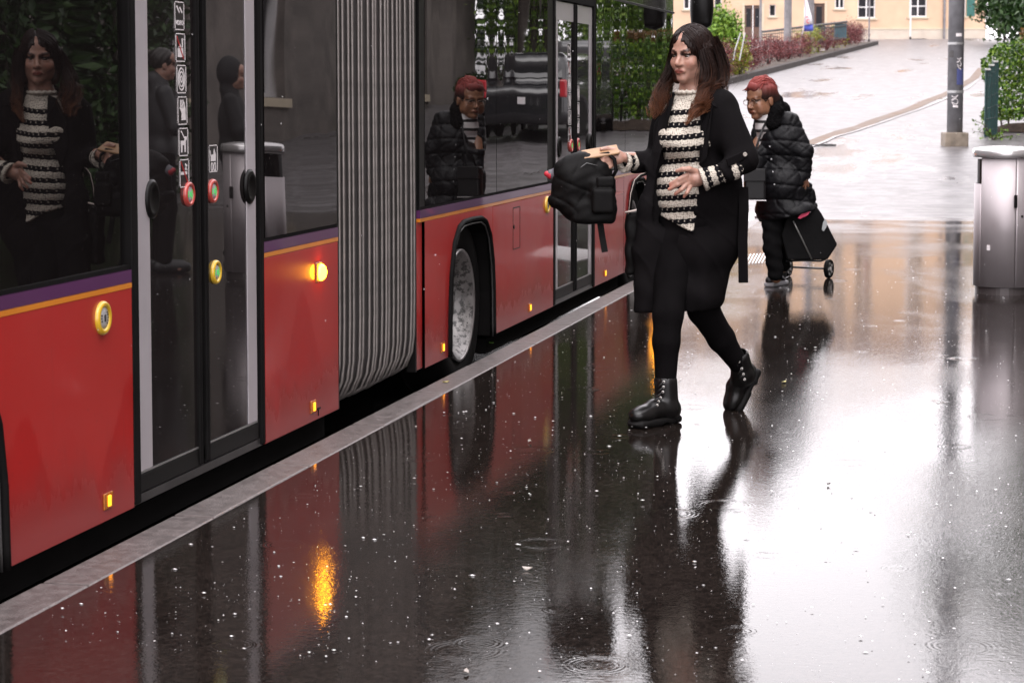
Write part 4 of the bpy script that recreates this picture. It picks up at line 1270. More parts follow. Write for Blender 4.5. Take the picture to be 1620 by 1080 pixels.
# ================================================================== RIGHT SIDE: tram pole, fence, hedge, litter bin
c = on_g(1510, 231); PD = float((c - CAM) @ FH); pk = PD / FPX
pole = empty('steel_pole', tuple(c), R(YAW), 'tall grey stickered steel pole on a square concrete foot', 'pole')
M_POLE = mat('pole_paint', (0.17, 0.17, 0.18), 0.42, var=.3, vscale=7, vdetail=8, rvar=.15)
mb = MB(); mb.cyl((0, 0, .2), (0, 0, 9.5), 12.4 * pk, 28); mb.build('shaft', M_POLE, pole, smooth=True, world=False)
for zb in (.85, 1.62):
    mb = MB(); mb.cyl((0, 0, zb), (0, 0, zb + .04), 12.9 * pk, 28); mb.build('band', mat('pole_band', (.3, .3, .3), .35, metal=.5), pole, world=False)
mb = MB(); h = 18.5 * pk; mb.box(-h, h, -h, h, -.15, .22); mb.build('concrete_foot', mat('mossy_concrete', (.16, .13, .10), .7, var=.4, vscale=9, vdetail=8), pole, world=False, bevel=.02)
for (z, w, hgt, off, m) in ((.98, .07, .26, .05, mat('sticker_blue', (.05, .06, .16), .4)), (1.42, .05, .1, -.1, M_STICK), (1.75, .06, .05, .02, MATS['sticker_white']), (.62, .05, .03, -.02, MATS['sticker_white'])):
    mb = MB(); r = 12.6 * pk; vs = []
    for j in range(6):
        a = math.asin(max(-.95, min(.95, (off + (j / 5 - .5) * w * 1.6) / r))); vs += [(r * math.sin(a), -r * math.cos(a), z), (r * math.sin(a), -r * math.cos(a), z + hgt)]
    mb.add(vs, [(2 * j, 2 * j + 2, 2 * j + 3, 2 * j + 1) for j in range(5)]); o = mb.build('sticker', m, pole, world=False); s = o.modifiers.new('thick', 'SOLIDIFY'); s.thickness = .002
# scrawled white tag, as in the photograph: loops that are not letters
for z0, amp, n_, off in ((.62, .05, 26, -.03), (1.22, .035, 18, .03)):
    mb = MB(); pts = []
    for j in range(n_):
        t = j / (n_ - 1); xx_ = off + amp * math.sin(t * 17); a = math.asin(max(-.9, min(.9, xx_ / (12.6 * pk)))); r = 12.7 * pk
        pts.append((r * math.sin(a), -r * math.cos(a), z0 + .2 * t + .03 * math.cos(t * 23)))
    mb.tube(pts, .005, 4); mb.build('graffiti_scrawl', MATS['sticker_white'], pole, world=False)

# dark green fence
c0 = on_g(1557, 217); FD = float((c0 - CAM) @ FH); fk = FD / FPX
fe = empty('green_fence', tuple(c0), R(YAW), 'short dark green mesh fence with privacy strips before the hedge', 'fence')
M_FGRN = mat('fence_green', (0.012, 0.045, 0.042), .45, var=.2)
tops = (110, 103, 97)
for i in range(3):
    x0 = i * 10.5 * fk; ht = (217 - tops[i]) * fk
    yy0 = i * .22
    for k in range(2):
        mb = MB(); mb.box(x0 + k * .052, x0 + k * .052 + .050, yy0, yy0 + .012, 0, ht - .02); mb.build('strip', M_FGRN, fe, world=False)
    mb = MB(); mb.cyl((x0 + .005, yy0 - .02, 0), (x0 + .005, yy0 - .02, ht), .016, 8); mb.build('post', M_FGRN, fe, world=False)
    mb = MB(); mb.box(x0 - .005, x0 + .085, yy0 - .035, yy0 + .02, ht - .02, ht + .012); mb.build('cap', mat('pale_cap', (.5, .5, .48), .4), fe, world=False)
    for k in range(6):
        z = .12 + k * ht / 6.3
        mb = MB(); mb.tube([(x0, yy0 - .012, z), (x0 + .105, yy0 - .012, z + .012)], .005, 5); mb.build('wire', mat('wet_wire', (.2, .25, .24), .2, metal=.6), fe, world=False)
# hedge behind it, running out of the picture to the right
c1 = on_dist(1600, 205, 38)
hg = empty('laurel_hedge', (c1[0] + .62, c1[1], float(gz(c1[1]))), 0, 'bright green laurel hedge behind the dark green fence', 'hedge')
mb = MB()
for i in range(16):
    x = random.uniform(-1.0, .7); mb.tube([(x, random.uniform(-.3, .8), 0), (x + random.uniform(-.2, .2), random.uniform(-.3, .8), 1.2)], [.02, .008], 5)
mb.build('stem', M_TWIG, hg, world=False)
p = RNG.random((13000, 3)) * np.array((2.2, 1.6, 1.68)) + np.array((-1.15, -.55, .18))
bmp = .12 * np.sin(p[:, 0] * 7) * np.sin(p[:, 2] * 6 + 1)
keep = (p[:, 2] < 1.70 - .35 * np.exp(-((p[:, 0] + 1.15) / .3) ** 2) + bmp) & (p[:, 0] > -1.12 + bmp)
link('foliage', leaf_mesh('foliage', p[keep], .075, M_LHED, aspect=.55), hg)
p = RNG.random((700, 3)) * np.array((1.2, .6, .22)) + np.array((-.5, -.2, 1.58)); 
link('new_shoots', leaf_mesh('new_shoots', p, .08, leaf_material('copper_leaves', [(.10, .06, .02), (.2, .1, .03)])), hg)
mb = MB(); mb.prism([(-1.1, 0), (1.1, 0), (1.0, .12), (.2, .2), (-.7, .14)], (hg.location.x, hg.location.y - .75, hg.location.z - .02), (1, 0, 0), (0, 0, 1), (0, 1, 0), .5)
tag(mb.build('soil_bank', M_SOIL), kind='structure')
c2 = on_g(1572, 222)
wd = empty('weed_plant', tuple(c2), 0, 'trailing green weed at the foot of the dark green fence', 'plant')
mb = MB(); pts = []
for i in range(14):
    a = random.uniform(0, 3.14); l = random.uniform(.15, .42); e = (l * math.cos(a), -.1 + .1 * math.sin(a), random.uniform(.05, .36))
    mb.tube([(0, 0, 0), (e[0] * .5, e[1] * .5, e[2] * .8), e], [.006, .004, .002], 4)
    for t in np.linspace(.25, 1, 9): pts.append((e[0] * t + random.gauss(0, .02), e[1] * t, e[2] * t + random.gauss(0, .02)))
mb.build('stem', M_TWIG, wd, world=False); link('foliage', leaf_mesh('foliage', np.array(pts), .055, M_LGRN), wd)

# litter bin: round steel drum with a pale lid rim, a slot panel and a dark base
bc = on_z(1592, 468); BR = .205; bc = bc + FH * BR + RT * (.02)
bn = empty('litter_bin', (bc[0], bc[1], 0), R(YAW), 'round brushed steel litter bin at the right edge of the wet pavement', 'bin')
M_STEEL = mat('brushed_steel', (0.40, 0.36, 0.37), 0.5, metal=0.55, var=.10, vscale=3, rvar=.08)
def arc_shell(r, z0, z1, a0, a1, n=36, t=.012):
    mb = MB(); vs = []
    for i in range(n + 1):
        a = a0 + (a1 - a0) * i / n; s, c_ = math.sin(a), -math.cos(a)
        vs += [(r * s, r * c_, z0), (r * s, r * c_, z1), ((r - t) * s, (r - t) * c_, z1), ((r - t) * s, (r - t) * c_, z0)]
    fs = []
    for i in range(n):
        b = 4 * i
        for j in range(4): fs.append((b + j, b + (j + 1) % 4, b + 4 + (j + 1) % 4, b + 4 + j))
    fs += [(0, 3, 2, 1), (4 * n, 4 * n + 1, 4 * n + 2, 4 * n + 3)]
    return mb.add(vs, fs)
arc_shell(BR, .055, .965, R(-62), R(10), 40).build('front_panel', M_STEEL, bn, smooth=False, world=False)
arc_shell(BR, .055, .965, R(11.2), R(150), 40).build('door_panel', M_STEEL, bn, smooth=False, world=False)
arc_shell(BR, .055, .77, R(150), R(298), 40).build('back_panel', M_STEEL, bn, smooth=False, world=False)
for o in list(bn.children): o.data.polygons.foreach_set('use_smooth', [True] * len(o.data.polygons)); 
mb = MB(); mb.lathe([(0, .955), (BR + .012, .955), (BR + .018, .97), (BR + .018, 1.0), (BR + .008, 1.016), (BR * .6, 1.03), (0, 1.034)], (0, 0, 0), (0, 0, 1), 48); mb.build('lid', mat('lid_steel', (.62, .6, .6), .22, metal=.7, var=.08), bn, smooth=True, world=False, bevel=0)
mb = MB(); mb.lathe([(0, .0), (BR * .93, .0), (BR * .93, .052), (0, .052)], (0, 0, 0), (0, 0, 1), 40); mb.build('base', mat('bin_base', (.07, .06, .06), .4, metal=.4), bn, world=False)
mb = MB(); mb.lathe([(0, .3), (BR - .02, .3), (BR - .02, .94), (0, .94)], (0, 0, 0), (0, 0, 1), 32); mb.build('liner', M_BLACK, bn, world=False)
a = R(9); mb = MB(); mb.obox((BR * math.sin(a), -BR * math.cos(a) - .012, .655), (1, 0, 0), (0, 1, 0), (0, 0, 1), .010, .014, .045); mb.build('latch', M_RUBBER, bn, world=False, bevel=.006)
a = R(24); mb = MB(); mb.cyl((BR * math.sin(a) * .98, -BR * math.cos(a) * .98, .55), (BR * math.sin(a) * 1.02, -BR * math.cos(a) * 1.02, .55), .009, 10); mb.build('lock', M_RUBBER, bn, world=False)
a = R(-42); mb = MB(); mb.obox((BR * math.sin(a) * 1.004, -BR * math.cos(a) * 1.004, .33), (.74, -.67, 0), (0, 0, 1), (.67, .74, 0), .012, .018, .002); mb.build('torn_sticker', MATS['sticker_white'], bn, world=False)

# ================================================================== BEYOND THE FRAME: what the bus windows mirror
M_STONE = mat('grey_stone_wall', (0.125, 0.107, 0.095), .8, var=.45, vscale=1.5, vdetail=8, bump=.01, bscale=9)
ob = empty('stone_building', (6.8, 22, 0), R(90), 'grey stone building with tall dark windows facing the bus', 'building')
# local x runs along world +Y, local y points to world -X, so the facade is at local y = 0 facing the bus
holes = []
for i in range(10):
    x = -20.5 + i * 4.7
    holes += [(x, x + 1.5, 1.3, 4.2), (x, x + 1.5, 5.6, 7.8), (x, x + 1.5, 8.9, 10.6)]
mb = MB(); wall_with_holes(mb, -22, 28, -2, 11.6, holes, 0.0, -.3)
mb.add([(-22, 0, -2), (-22, -9, -2), (-22, -9, 11.6), (-22, 0, 11.6)], [(0, 1, 2, 3)]); mb.add([(28, 0, -2), (28, -9, -2), (28, -9, 11.6), (28, 0, 11.6)], [(0, 1, 2, 3)])
mb.build('wall', M_STONE, ob, world=False)
mb = MB(); mb.box(-22.5, 28.5, -9.3, .4, 11.61, 12.0); mb.build('cornice', M_STONE, ob, world=False)
mb = MB(); mb.add([(-22.4, .3, 12.01), (28.4, .3, 12.01), (28.4, -9.2, 12.01), (-22.4, -9.2, 12.01), (-18, -4.5, 14.6), (24, -4.5, 14.6)], [(0, 1, 5, 4), (1, 2, 5), (2, 3, 4, 5), (3, 0, 4)]); mb.build('roof', M_ROOFT, ob, world=False)
for h in holes:
    w = empty('window'); w.parent = ob; w.location = ((h[0] + h[1]) / 2, 0, h[2]); ww, hh = h[1] - h[0], h[3] - h[2]
    f = MB(); f.box(-ww / 2, ww / 2, -.25, -.2, 0, .07); f.box(-ww / 2, ww / 2, -.25, -.2, hh - .07, hh); f.box(-ww / 2, -ww / 2 + .07, -.25, -.2, .07, hh - .07); f.box(ww / 2 - .07, ww / 2, -.25, -.2, .07, hh - .07); f.box(-.03, .03, -.25, -.2, .07, hh - .07)
    f.build('frame', M_FRAMEW, w, world=False)
    g = MB(); g.box(-ww / 2, ww / 2, -.30, -.27, 0, hh); g.build('pane', M_PANE, w, world=False)
    s = MB(); s.box(-ww / 2 - .15, ww / 2 + .15, -.18, .12, -.16, -.01); s.build('sill', M_SILL, w, world=False)
# trees on the right
def gzf(y): return float(gz(y))
tree('street_tree', (3.6, 40, gzf(40)), 5.2, (2.0, 38, 6.3), (3.3, 3.4, 2.5), M_LDRK, 24000, .15, 'broad dark green tree overhanging the grey pole', .17, 11, 90)
tree('street_tree', (3.6, 58, gzf(58)), 5.5, (3.9, 58, 5.6), (3.0, 3.6, 3.6), M_LGRN, 22000, .16, 'light green tree beyond the hedge, up the hill', .2, 10, 80)
tree('street_tree', (5.2, 50, gzf(50)), 4.5, (5.0, 50, 5.6), (2.8, 3.4, 3.4), M_LGRN, 20000, .15, 'light green tree behind the parked cars', .18, 9, 60)
tree('street_tree', (5.0, 72, gzf(72)), 6, (5.0, 72, 8.0), (4.0, 4.0, 3.6), M_LDRK, 9000, .22, 'dark green tree highest up the hill on the right', .22, 10, 80)
c = on_dist(1610, 60, 118)
tree('street_tree', (c[0] + 3.5, c[1], HZ), 6, (c[0] + 3.5, c[1], HZ + 4.2), (6.0, 4.0, 5.2), M_LDRK, 12000, .34, 'dark green tree beside the right end of the peach house', .3, 10, 90)
for i, (x, y, h_) in enumerate(((7.5, 56, 9), (9.5, 66, 10), (7.0, 78, 10), (11.0, 86, 11), (6.0, 92, 9))):
    tree('background_tree', (x, y, gzf(y)), h_ * .6, (x, y, gzf(y) + h_ * .55), (3.6, 3.8, h_ * .5), M_LDRK, 5000, .32, ('tall dark tree at the far end of the stone building', 'tall dark tree second up the hill behind the hedge', 'tall dark tree third up the hill behind the hedge', 'tallest dark tree at the back of the hill', 'dark tree nearest the peach house on the right')[i], .22, 7, 60, 'trees on the right of the hill')
for px, dd, lab in ((1578, 96, 'dark leafy bush beside the right corner of the peach house'), (1612, 92, 'dark leafy bush above the laurel hedge'), (1660, 88, 'dark leafy bush right of the one above the laurel hedge')):
    c = on_dist(px, 60, dd); shrub('tall_bush', (c[0] + .3, c[1], gzf(c[1])), (1.15, 1.1, 2.1), M_LDRK, 5200, .26, lab, 'bush', seed_c=60)
eh = empty('added_dark_hedge', (4.9, 20.5, 0), 0, 'unseen tall dark hedge added before the stone building to darken the rear windows', 'hedge')  # made-up dark mass out of view; darkens what the rear windows mirror
p = RNG.random((26000, 3)) * np.array((1.1, 10.5, 4.6)) + np.array((-.5, -5.2, .05)); p[:, 0] += .15 * np.sin(p[:, 1] * 3) + .1 * np.sin(p[:, 2] * 4)
link('foliage', leaf_mesh('foliage', p, .15, M_LDRK, aspect=.5), eh)
for i in range(7):
    mb = MB(); y_ = -4.6 + i * 1.5; mb.tube([(0, y_, 0), (.05, y_ + .1, 2.0), (0, y_, 4.2)], [.07, .05, .02], 6); mb.build('trunk', M_BARK, eh, smooth=True, world=False)
# parked cars mirrored in the front windows
M_CARB = mat('car_black_paint', (0.012, 0.012, 0.014), .25, var=.05, coat=1.0)
M_CARG = mat('car_grey_paint', (0.10, 0.10, 0.105), .3, var=.05, coat=1.0)
M_TAIL = mat('tail_lamp_red', (.45, .02, .03), .25, coat=.6)
def car(loc, paint, label):
    o = empty('parked_car', loc, R(2), label, 'car', 'cars parked beside the hill road')
    f = Field((-.95, -2.25, .1), (.95, 2.25, 1.6), .045)
    f.boxp((0, 0, .55), (.86, 2.12, .33), rr=.18, k=.05).boxp((0, -.35, 1.05), (.72, 1.35, .40), rr=.26, k=.25)
    for yc in (-1.35, 1.35):
        for sx in (-1, 1): f.cap((sx * .6, yc, .33), (sx * 1.1, yc, .33), .36, .36, k=.02, op='-')
    f.build('body', paint, o, world=False)
    for y0, y1, zz in ((-1.62, -1.58, 0),):
        g = MB(); g.add([(-.60, -1.72, 1.0), (.60, -1.72, 1.0), (.52, -1.52, 1.36), (-.52, -1.52, 1.36)], [(0, 1, 2, 3)]); q = g.build('rear_window', M_PANE, o, world=False); s = q.modifiers.new('t', 'SOLIDIFY'); s.thickness = .03; s.offset = 1
    for sx in (-1, 1):
        g = MB(); g.box(sx * .70, sx * .745, -1.2, .6, 1.02, 1.32); g.build('side_window', M_PANE, o, world=False, bevel=.02)
        l = MB(); l.box(sx * .62, sx * .80, -2.13, -2.02, .68, .98); l.build('tail_lamp', M_TAIL, o, world=False, bevel=.03)
        for yc in (-1.35, 1.35):
            w = MB(); w.lathe([(0, -.1), (.2, -.1), (.31, -.1), (.33, -.07), (.33, .07), (.31, .1), (.2, .1), (0, .1)], (sx * .76, yc, .33), (1, 0, 0), 28); w.build('wheel', M_RUBBER, o, world=False)
    p_ = MB(); p_.box(-.26, .26, -2.15, -2.11, .56, .68); p_.build('number_plate', MATS['sticker_white'], o, world=False)
    return o
hg2 = empty('clipped_hedge', (3.9, 55, gzf(55)), 0, 'dark clipped hedge running uphill behind the parked cars', 'hedge')
p = RNG.random((9000, 3)) * np.array((.9, 34, 1.0)) + np.array((-.4, -17, 0)); p[:, 2] += gz(p[:, 1] + 55) - gz(55)
link('foliage', leaf_mesh('foliage', p, .16, M_LDRK, aspect=.55), hg2)
mb = MB()
for i in range(20): mb.tube([(random.uniform(-.2, .3), -16 + i * 1.7, gzf(39 + i * 1.7) - gzf(55)), (random.uniform(-.2, .3), -16 + i * 1.7, gzf(39 + i * 1.7) - gzf(55) + 1.4)], [.03, .01], 4)
mb.build('stem', M_TWIG, hg2, world=False)
car((2.25, 37.0, gzf(37)), M_CARB, 'black parked car under the broad dark tree')
car((3.0, 45.5, gzf(45.5)), M_CARG, 'grey parked car beyond the black parked car')
# ================================================================== PEOPLE
EZ = np.array((0, 0, 1.0))
class Fig:
    """places measured points of a figure that stands at a known distance; d is pixels towards the camera"""
    def __init__(s, D0): s.D0 = D0; s.S = FPX / D0
    def P(s, px, py, d=0.0): return on_dist(px, py, s.D0 - d / s.S)
    def r(s, v): return v / s.S
def skin_material(name, col, rough=.42):
    m = mat(name, col, rough, var=0, sss=.12)
    N, L, p = nodes_of(m)
    at = N.new('ShaderNodeAttribute'); at.attribute_name = 'tint'
    geo = N.new('ShaderNodeNewGeometry').outputs['Position']
    v = maprange(N, L, noise_node(N, L, geo, 60, 4), .3, .7, .88, 1.1)
    mm = N.new('ShaderNodeVectorMath'); mm.operation = 'MULTIPLY'; mm.inputs[0].default_value = col; L.new(at.outputs['Color'], mm.inputs[1])
    sc = N.new('ShaderNodeVectorMath'); sc.operation = 'SCALE'; L.new(mm.outputs[0], sc.inputs[0]); L.new(v, sc.inputs['Scale'])
    L.new(sc.outputs[0], p.inputs['Base Color'])
    return m
def frame(fwd, up):
    f = np.array(fwd, float); f /= np.linalg.norm(f); u = np.array(up, float); u -= f * (u @ f); u /= np.linalg.norm(u)
    return np.cross(f, u), f, u            # side (her right), forward, up
def add_head(F, c, ax, s=1.0, old=False):
    X, Y, Z = ax; A = np.array(ax)
    def q(x, y, z): return c + s * (X * x + Y * y + Z * z)
    def e(p, r, k=.02, op='+'): F.ell(q(*p), np.array(r) * s, A, k * s, op)
    e((0, -.018, .032), (.073, .090, .082), 0)
    e((0, .024, -.034), (.057, .064, .080), .03)
    e((0, .036, .052), (.060, .046, .048), .03)
    e((0, .064, -.098), (.021, .020, .016), .03)
    for sx in (-1, 1):
        e((sx * .044, .000, -.062), (.020, .034, .030), .03)
        e((sx * .036, .056, -.030), (.025, .022, .023), .02)
        e((sx * .075, -.012, -.012), (.008, .019, .032), .008)
    F.cap(q(-.034, .077, .016), q(.034, .077, .016), .009 * s, .009 * s, .02 * s)
    for sx in (-1, 1):
        e((sx * .031, .091, -.001), (.019, .014, .011), .012, '-')
        e((sx * .031, .0765, .0055), (.018, .008, .0045), .004)
        e((sx * .031, .0765, -.0085), (.016, .007, .004), .004)
    F.cap(q(0, .082, .004), q(0, .105, -.033), .0065 * s, .0105 * s, .014 * s)
    for sx in (-1, 1): e((sx * .0105, .094, -.037), (.0085, .010, .0075), .006)
    e((0, .0875, -.0605), (.0225, .011, .0055), .006); e((0, .0865, -.0705), (.017, .011, .0065), .006)
    for sx in (-1, 1): e((sx * .021, .082, -.0675), (.006, .008, .005), .005)
    F.cap(q(-.021, .098, -.0675), q(.021, .098, -.0675), .0022 * s, .0022 * s, .003 * s, '-')
    if old:
        for sx in (-1, 1): e((sx * .046, .05, -.058), (.018, .02, .026), .02)
    return q
def face_paint(c, ax, s, brow=(.10, .065, .055), lip=(.72, .42, .42), blush=1.0):
    X, Y, Z = ax
    def f(V):
        d = (V - c) / s; x, y, z = d @ X, d @ Y, d @ Z
        T = np.ones((len(V), 3))
        def ap(mk, col):
            nonlocal T; mk = np.clip(mk, 0, 1)[:, None]; T = T * (1 - mk) + T * np.array(col) * mk
        near = (np.abs(x) < .09) & (np.abs(z) < .13) & (y > .02)
        for sx in (-1, 1):
            xx = x * sx
            ap(near * (1.25 - np.maximum(np.abs((z - (.0215 + .25 * (xx - .03) - 7 * (xx - .034) ** 2)) / .0058), np.abs((xx - .033) / .022))) * 4, brow)
            ap(near * (1.2 - np.maximum(np.abs((z - .0060) / .0055), np.abs((xx - .031) / .021))) * 4, (.08, .06, .055))
            ap(near * (1.0 - ((xx - .031) / .024) ** 2 - ((z - .002) / .017) ** 2) * .9, (.50, .38, .36))
            ap(near * (1 - ((xx - .042) / .024) ** 2 - ((z + .032) / .022) ** 2) * .5 * blush, (1.04, .82, .80))
        ap(near * (1.2 - (x / .023) ** 2 - ((z + .0655) / .0115) ** 2) * 2.2, lip)
        ap(near * (1.2 - np.maximum(np.abs((z + .0655) / .0026), np.abs(x / .022))) * 2.5, (.55, .4, .4))
        ap(near * (1 - (x / .016) ** 2 - ((z + .036) / .014) ** 2) * .35, (1.0, .78, .76))
        ap(near * np.clip((.1 - np.abs(x)) * 0, 0, 1), (1, 1, 1))
        return T
    return f
M_EYEW = mat('eye_white', (.26, .24, .23), .15, var=0); M_IRIS = mat('iris_brown', (.03, .018, .01), .08, var=0)
def add_eyes(parent, c, ax, s, look=(0, 0)):
    X, Y, Z = ax
    for sx in (-1, 1):
        o = c + s * (X * .031 * sx + Y * .0685 + Z * -.001)
        mb = MB(); mb.lathe([(.0, -.0125 * s)] + [(.0125 * s * math.cos(t), .0125 * s * math.sin(t)) for t in np.linspace(-1.4, 1.4, 9)] + [(0, .0125 * s)], o, Y, 14)
        ey = mb.build('eye', M_EYEW, parent, smooth=True)
        g = Y + X * look[0] + Z * look[1]; g = g / np.linalg.norm(g)
        mb = MB(); mb.lathe([(.0082 * s, .0094 * s), (.0070 * s, .0116 * s), (.004 * s, .0129 * s), (0, .0132 * s)], o, g, 12); mb.build('iris', M_IRIS, ey, smooth=True)
def strands(mb, path, rad, n, r, sides=4, jit=.15, taper=.25, curl=0.0):
    P = np.array(path, float); k = len(P)
    # smooth resample
    ts = np.linspace(0, k - 1, k * 4)
    i0 = np.clip(np.floor(ts).astype(int), 0, k - 2); f = ts - i0
    def cr(A):
        A = np.array(A, float); a = A[np.clip(i0 - 1, 0, k - 1)]; b = A[i0]; c_ = A[i0 + 1]; d = A[np.clip(i0 + 2, 0, k - 1)]
        g = f[:, None] if A.ndim > 1 else f
        return .5 * (2 * b + (c_ - a) * g + (2 * a - 5 * b + 4 * c_ - d) * g ** 2 + (3 * b - a - 3 * c_ + d) * g ** 3)
    Q = cr(P); Rr = np.abs(cr(rad)); m = len(Q)
    T = np.gradient(Q, axis=0); T /= np.linalg.norm(T, axis=1)[:, None] + 1e-9
    a0 = np.array((.3, .5, .8)); A = a0 - T * (T @ a0)[:, None]; A /= np.linalg.norm(A, axis=1)[:, None]; B = np.cross(T, A)
    for _ in range(n):
        q = random.uniform(0, 6.28); w = math.sqrt(random.random())
        ph, fr = random.uniform(0, 6.28), random.uniform(.5, 1.4)
        l = random.randint(int(m * .8), m)
        tt = np.linspace(0, 1, m)
        ox = Rr * (w * math.cos(q) + jit * np.sin(6 * fr * tt + ph) * (tt + .2)) ; oy = Rr * (w * math.sin(q) + jit * np.cos(5 * fr * tt + ph) * (tt + .2))
        C_ = Q + A * ox[:, None] + B * oy[:, None]
        rr = r * (1 - (1 - taper) * np.linspace(0, 1, l) ** 2)
        mb.tube(C_[:l], rr, sides, cap=False)
def hair_material(name, stops, z0, z1, rough=.34):
    m = mat(name, stops[0], rough, var=0, spec=.18)
    N, L, p = nodes_of(m)
    g = N.new('ShaderNodeNewGeometry'); sx = N.new('ShaderNodeSeparateXYZ'); L.new(g.outputs['Position'], sx.inputs[0])
    t = maprange(N, L, sx.outputs[2], z0, z1, 0, 1)
    t = math_node(N, L, 'ADD', t, maprange(N, L, g.outputs['Random Per Island'], 0, 1, -.18, .18))
    r = N.new('ShaderNodeValToRGB'); e = r.color_ramp.elements
    e[0].position = 0; e[0].color = (*stops[0], 1); e[1].position = 1; e[1].color = (*stops[-1], 1)
    for i, c in enumerate(stops[1:-1]): q = e.new((i + 1) / (len(stops) - 1)); q.color = (*c, 1)
    L.new(t, r.inputs[0]); L.new(r.outputs[0], p.inputs['Base Color'])
    p.inputs['Anisotropic'].default_value = .5
    return m
def poly_sdf(poly, U, Z):
    """signed distance to a closed polygon, negative inside"""
    d = np.full(np.broadcast(U, Z).shape, 1e9, np.float32); ins = np.zeros(d.shape, bool)
    n = len(poly)
    for i in range(n):
        ax_, az_ = poly[i]; bx_, bz_ = poly[(i + 1) % n]
        ex, ez = bx_ - ax_, bz_ - az_
        t = np.clip(((U - ax_) * ex + (Z - az_) * ez) / (ex * ex + ez * ez + 1e-12), 0, 1)
        d = np.minimum(d, (U - ax_ - t * ex) ** 2 + (Z - az_ - t * ez) ** 2)
        c_ = ((az_ > Z) != (bz_ > Z)) & (U < ex * (Z - az_) / (ez + 1e-12) + ax_)
        ins ^= c_
    d = np.sqrt(d); return np.where(ins, -d, d)

# ------------------------------------------------------------------ the walking woman
W = Fig(9.197); P = W.P; r = W.r
base = on_z(1095, 664)
wo = empty('person', (base[0], base[1], 0), 0, 'woman striding in a long open black coat over a cream and black striped sweater', 'person')
L_ = .66 * RT - .75 * FH; Fd = -.75 * RT - .66 * FH          # towards her left, and the way her chest faces
TA = np.array([L_, Fd, EZ])
hyaw = R(38); hf = -math.sin(hyaw) * RT - math.cos(hyaw) * FH; hax = frame(hf - .05 * EZ, EZ); hc = P(1092, 87.5, 8)
M_SKIN = skin_material('fair_skin', (.34, .185, .138))
lo = P(930, 690, -150); hi = P(1215, 35, 150)
lo = np.minimum(P(930, 690, -150), P(930, 690, 150)); hi = np.maximum(P(1215, 35, -150), P(1215, 35, 150))
lo = np.minimum(lo, P(1215, 690, 150)); hi = np.maximum(hi, P(930, 35, -150)); lo[2] = -.02
F = Field(lo, hi, .0052)
add_head(F, hc, hax, 1.0)
F.cap(P(1095, 112, 4), P(1097, 152, -4), r(20), r(22), .02)
F.ell(P(1096, 205, 0), (.160, .100, .17), TA, .04); F.ell(P(1090, 300, 2), (.150, .112, .17), TA, .05); F.ell(P(1090, 375, 0), (.15, .10, .12), TA, .05)
F.chain([P(1140, 172, 42), P(1172, 255, 64), P(1117, 281, 82)], [r(17), r(14), r(8.5)], .02)
F.chain([P(1054, 178, -45), P(1038, 255, -42), P(990, 249, -6)], [r(17), r(14), r(8.5)], .02)
F.chain([P(1070, 390, 6), P(1057, 497, 52), P(1054, 540, 58), P(1054, 650, 55)], [r(32), r(21), r(19), r(11)], .02)
F.chain([P(1108, 390, -6), P(1112, 492, -12), P(1140, 535, -40), P(1172, 585, -68)], [r(34), r(22), r(19), r(11)], .02)
# her left hand, spread on the sweater
F.ell(P(1098, 283, 82), (r(17), r(6.5), r(13)), np.array([RT, -FH, EZ]), .012)
F.cap(P(1113, 281, 82), P(1100, 283, 83), r(9), r(9), .012)
kn = [((1087, 277), (1074, 284), (1060.5, 291.5)), ((1085, 284), (1072, 292), (1059, 299.5)), ((1087, 291), (1078, 300), (1068.5, 307)), ((1092, 296), (1087, 305), (1082, 311.5))]
for i, (a, b, c_) in enumerate(kn):
    rr = (3.7, 3.8, 3.6, 3.1)[i]; F.chain([P(*a, 86), P(*b, 90), P(*c_, 86)], [r(rr + .4), r(rr), r(rr * .82)], .004)
F.chain([P(1102, 272, 84), P(1090, 267.5, 90), P(1080, 268, 91), P(1071, 270.5, 88)], [r(5), r(4.4), r(3.7), r(3.1)], .006)
# her right hand, closed on the pack's loop and the phone
F.ell(P(977, 251, 2), (r(11), r(7), r(9.5)), np.array([RT, -FH, EZ]), .012)
for i, (a, b, c_) in enumerate([((970, 244), (956, 248), (947, 253)), ((969, 250), (954, 255), (943.5, 262)), ((969, 256), (955, 262), (946.5, 267.5)), ((971, 261), (961, 266.5), (953, 269.5))]):
    rr = (3.6, 3.7, 3.6, 3.1)[i]; F.chain([P(*a, 6), P(*b, 13), P(*c_, 9)], [r(rr + .5), r(rr), r(rr * .82)], .003)
F.chain([P(982, 244, -2), P(972, 238, 2), P(960, 235, 4), P(951, 236.5, 6)], [r(5), r(4.3), r(3.6), r(3)], .006)
def paint_w(V):
    T = face_paint(hc, hax, 1.0)(V)
    # knuckles and finger tips a little redder
    for c_ in [P(*k_[2], 88) for k_ in kn] + [P(945, 264, 8), P(949, 268, 8)]:
        d = np.linalg.norm(V - c_, axis=1); k_ = np.clip(1 - d / .018, 0, 1)[:, None] * .8; T = T * (1 - k_) + T * np.array((1.05, .70, .66)) * k_
    return T
body = F.build('body', M_SKIN, wo, paint=paint_w)
add_eyes(wo, hc, hax, 1.0, (0.0, -.25))

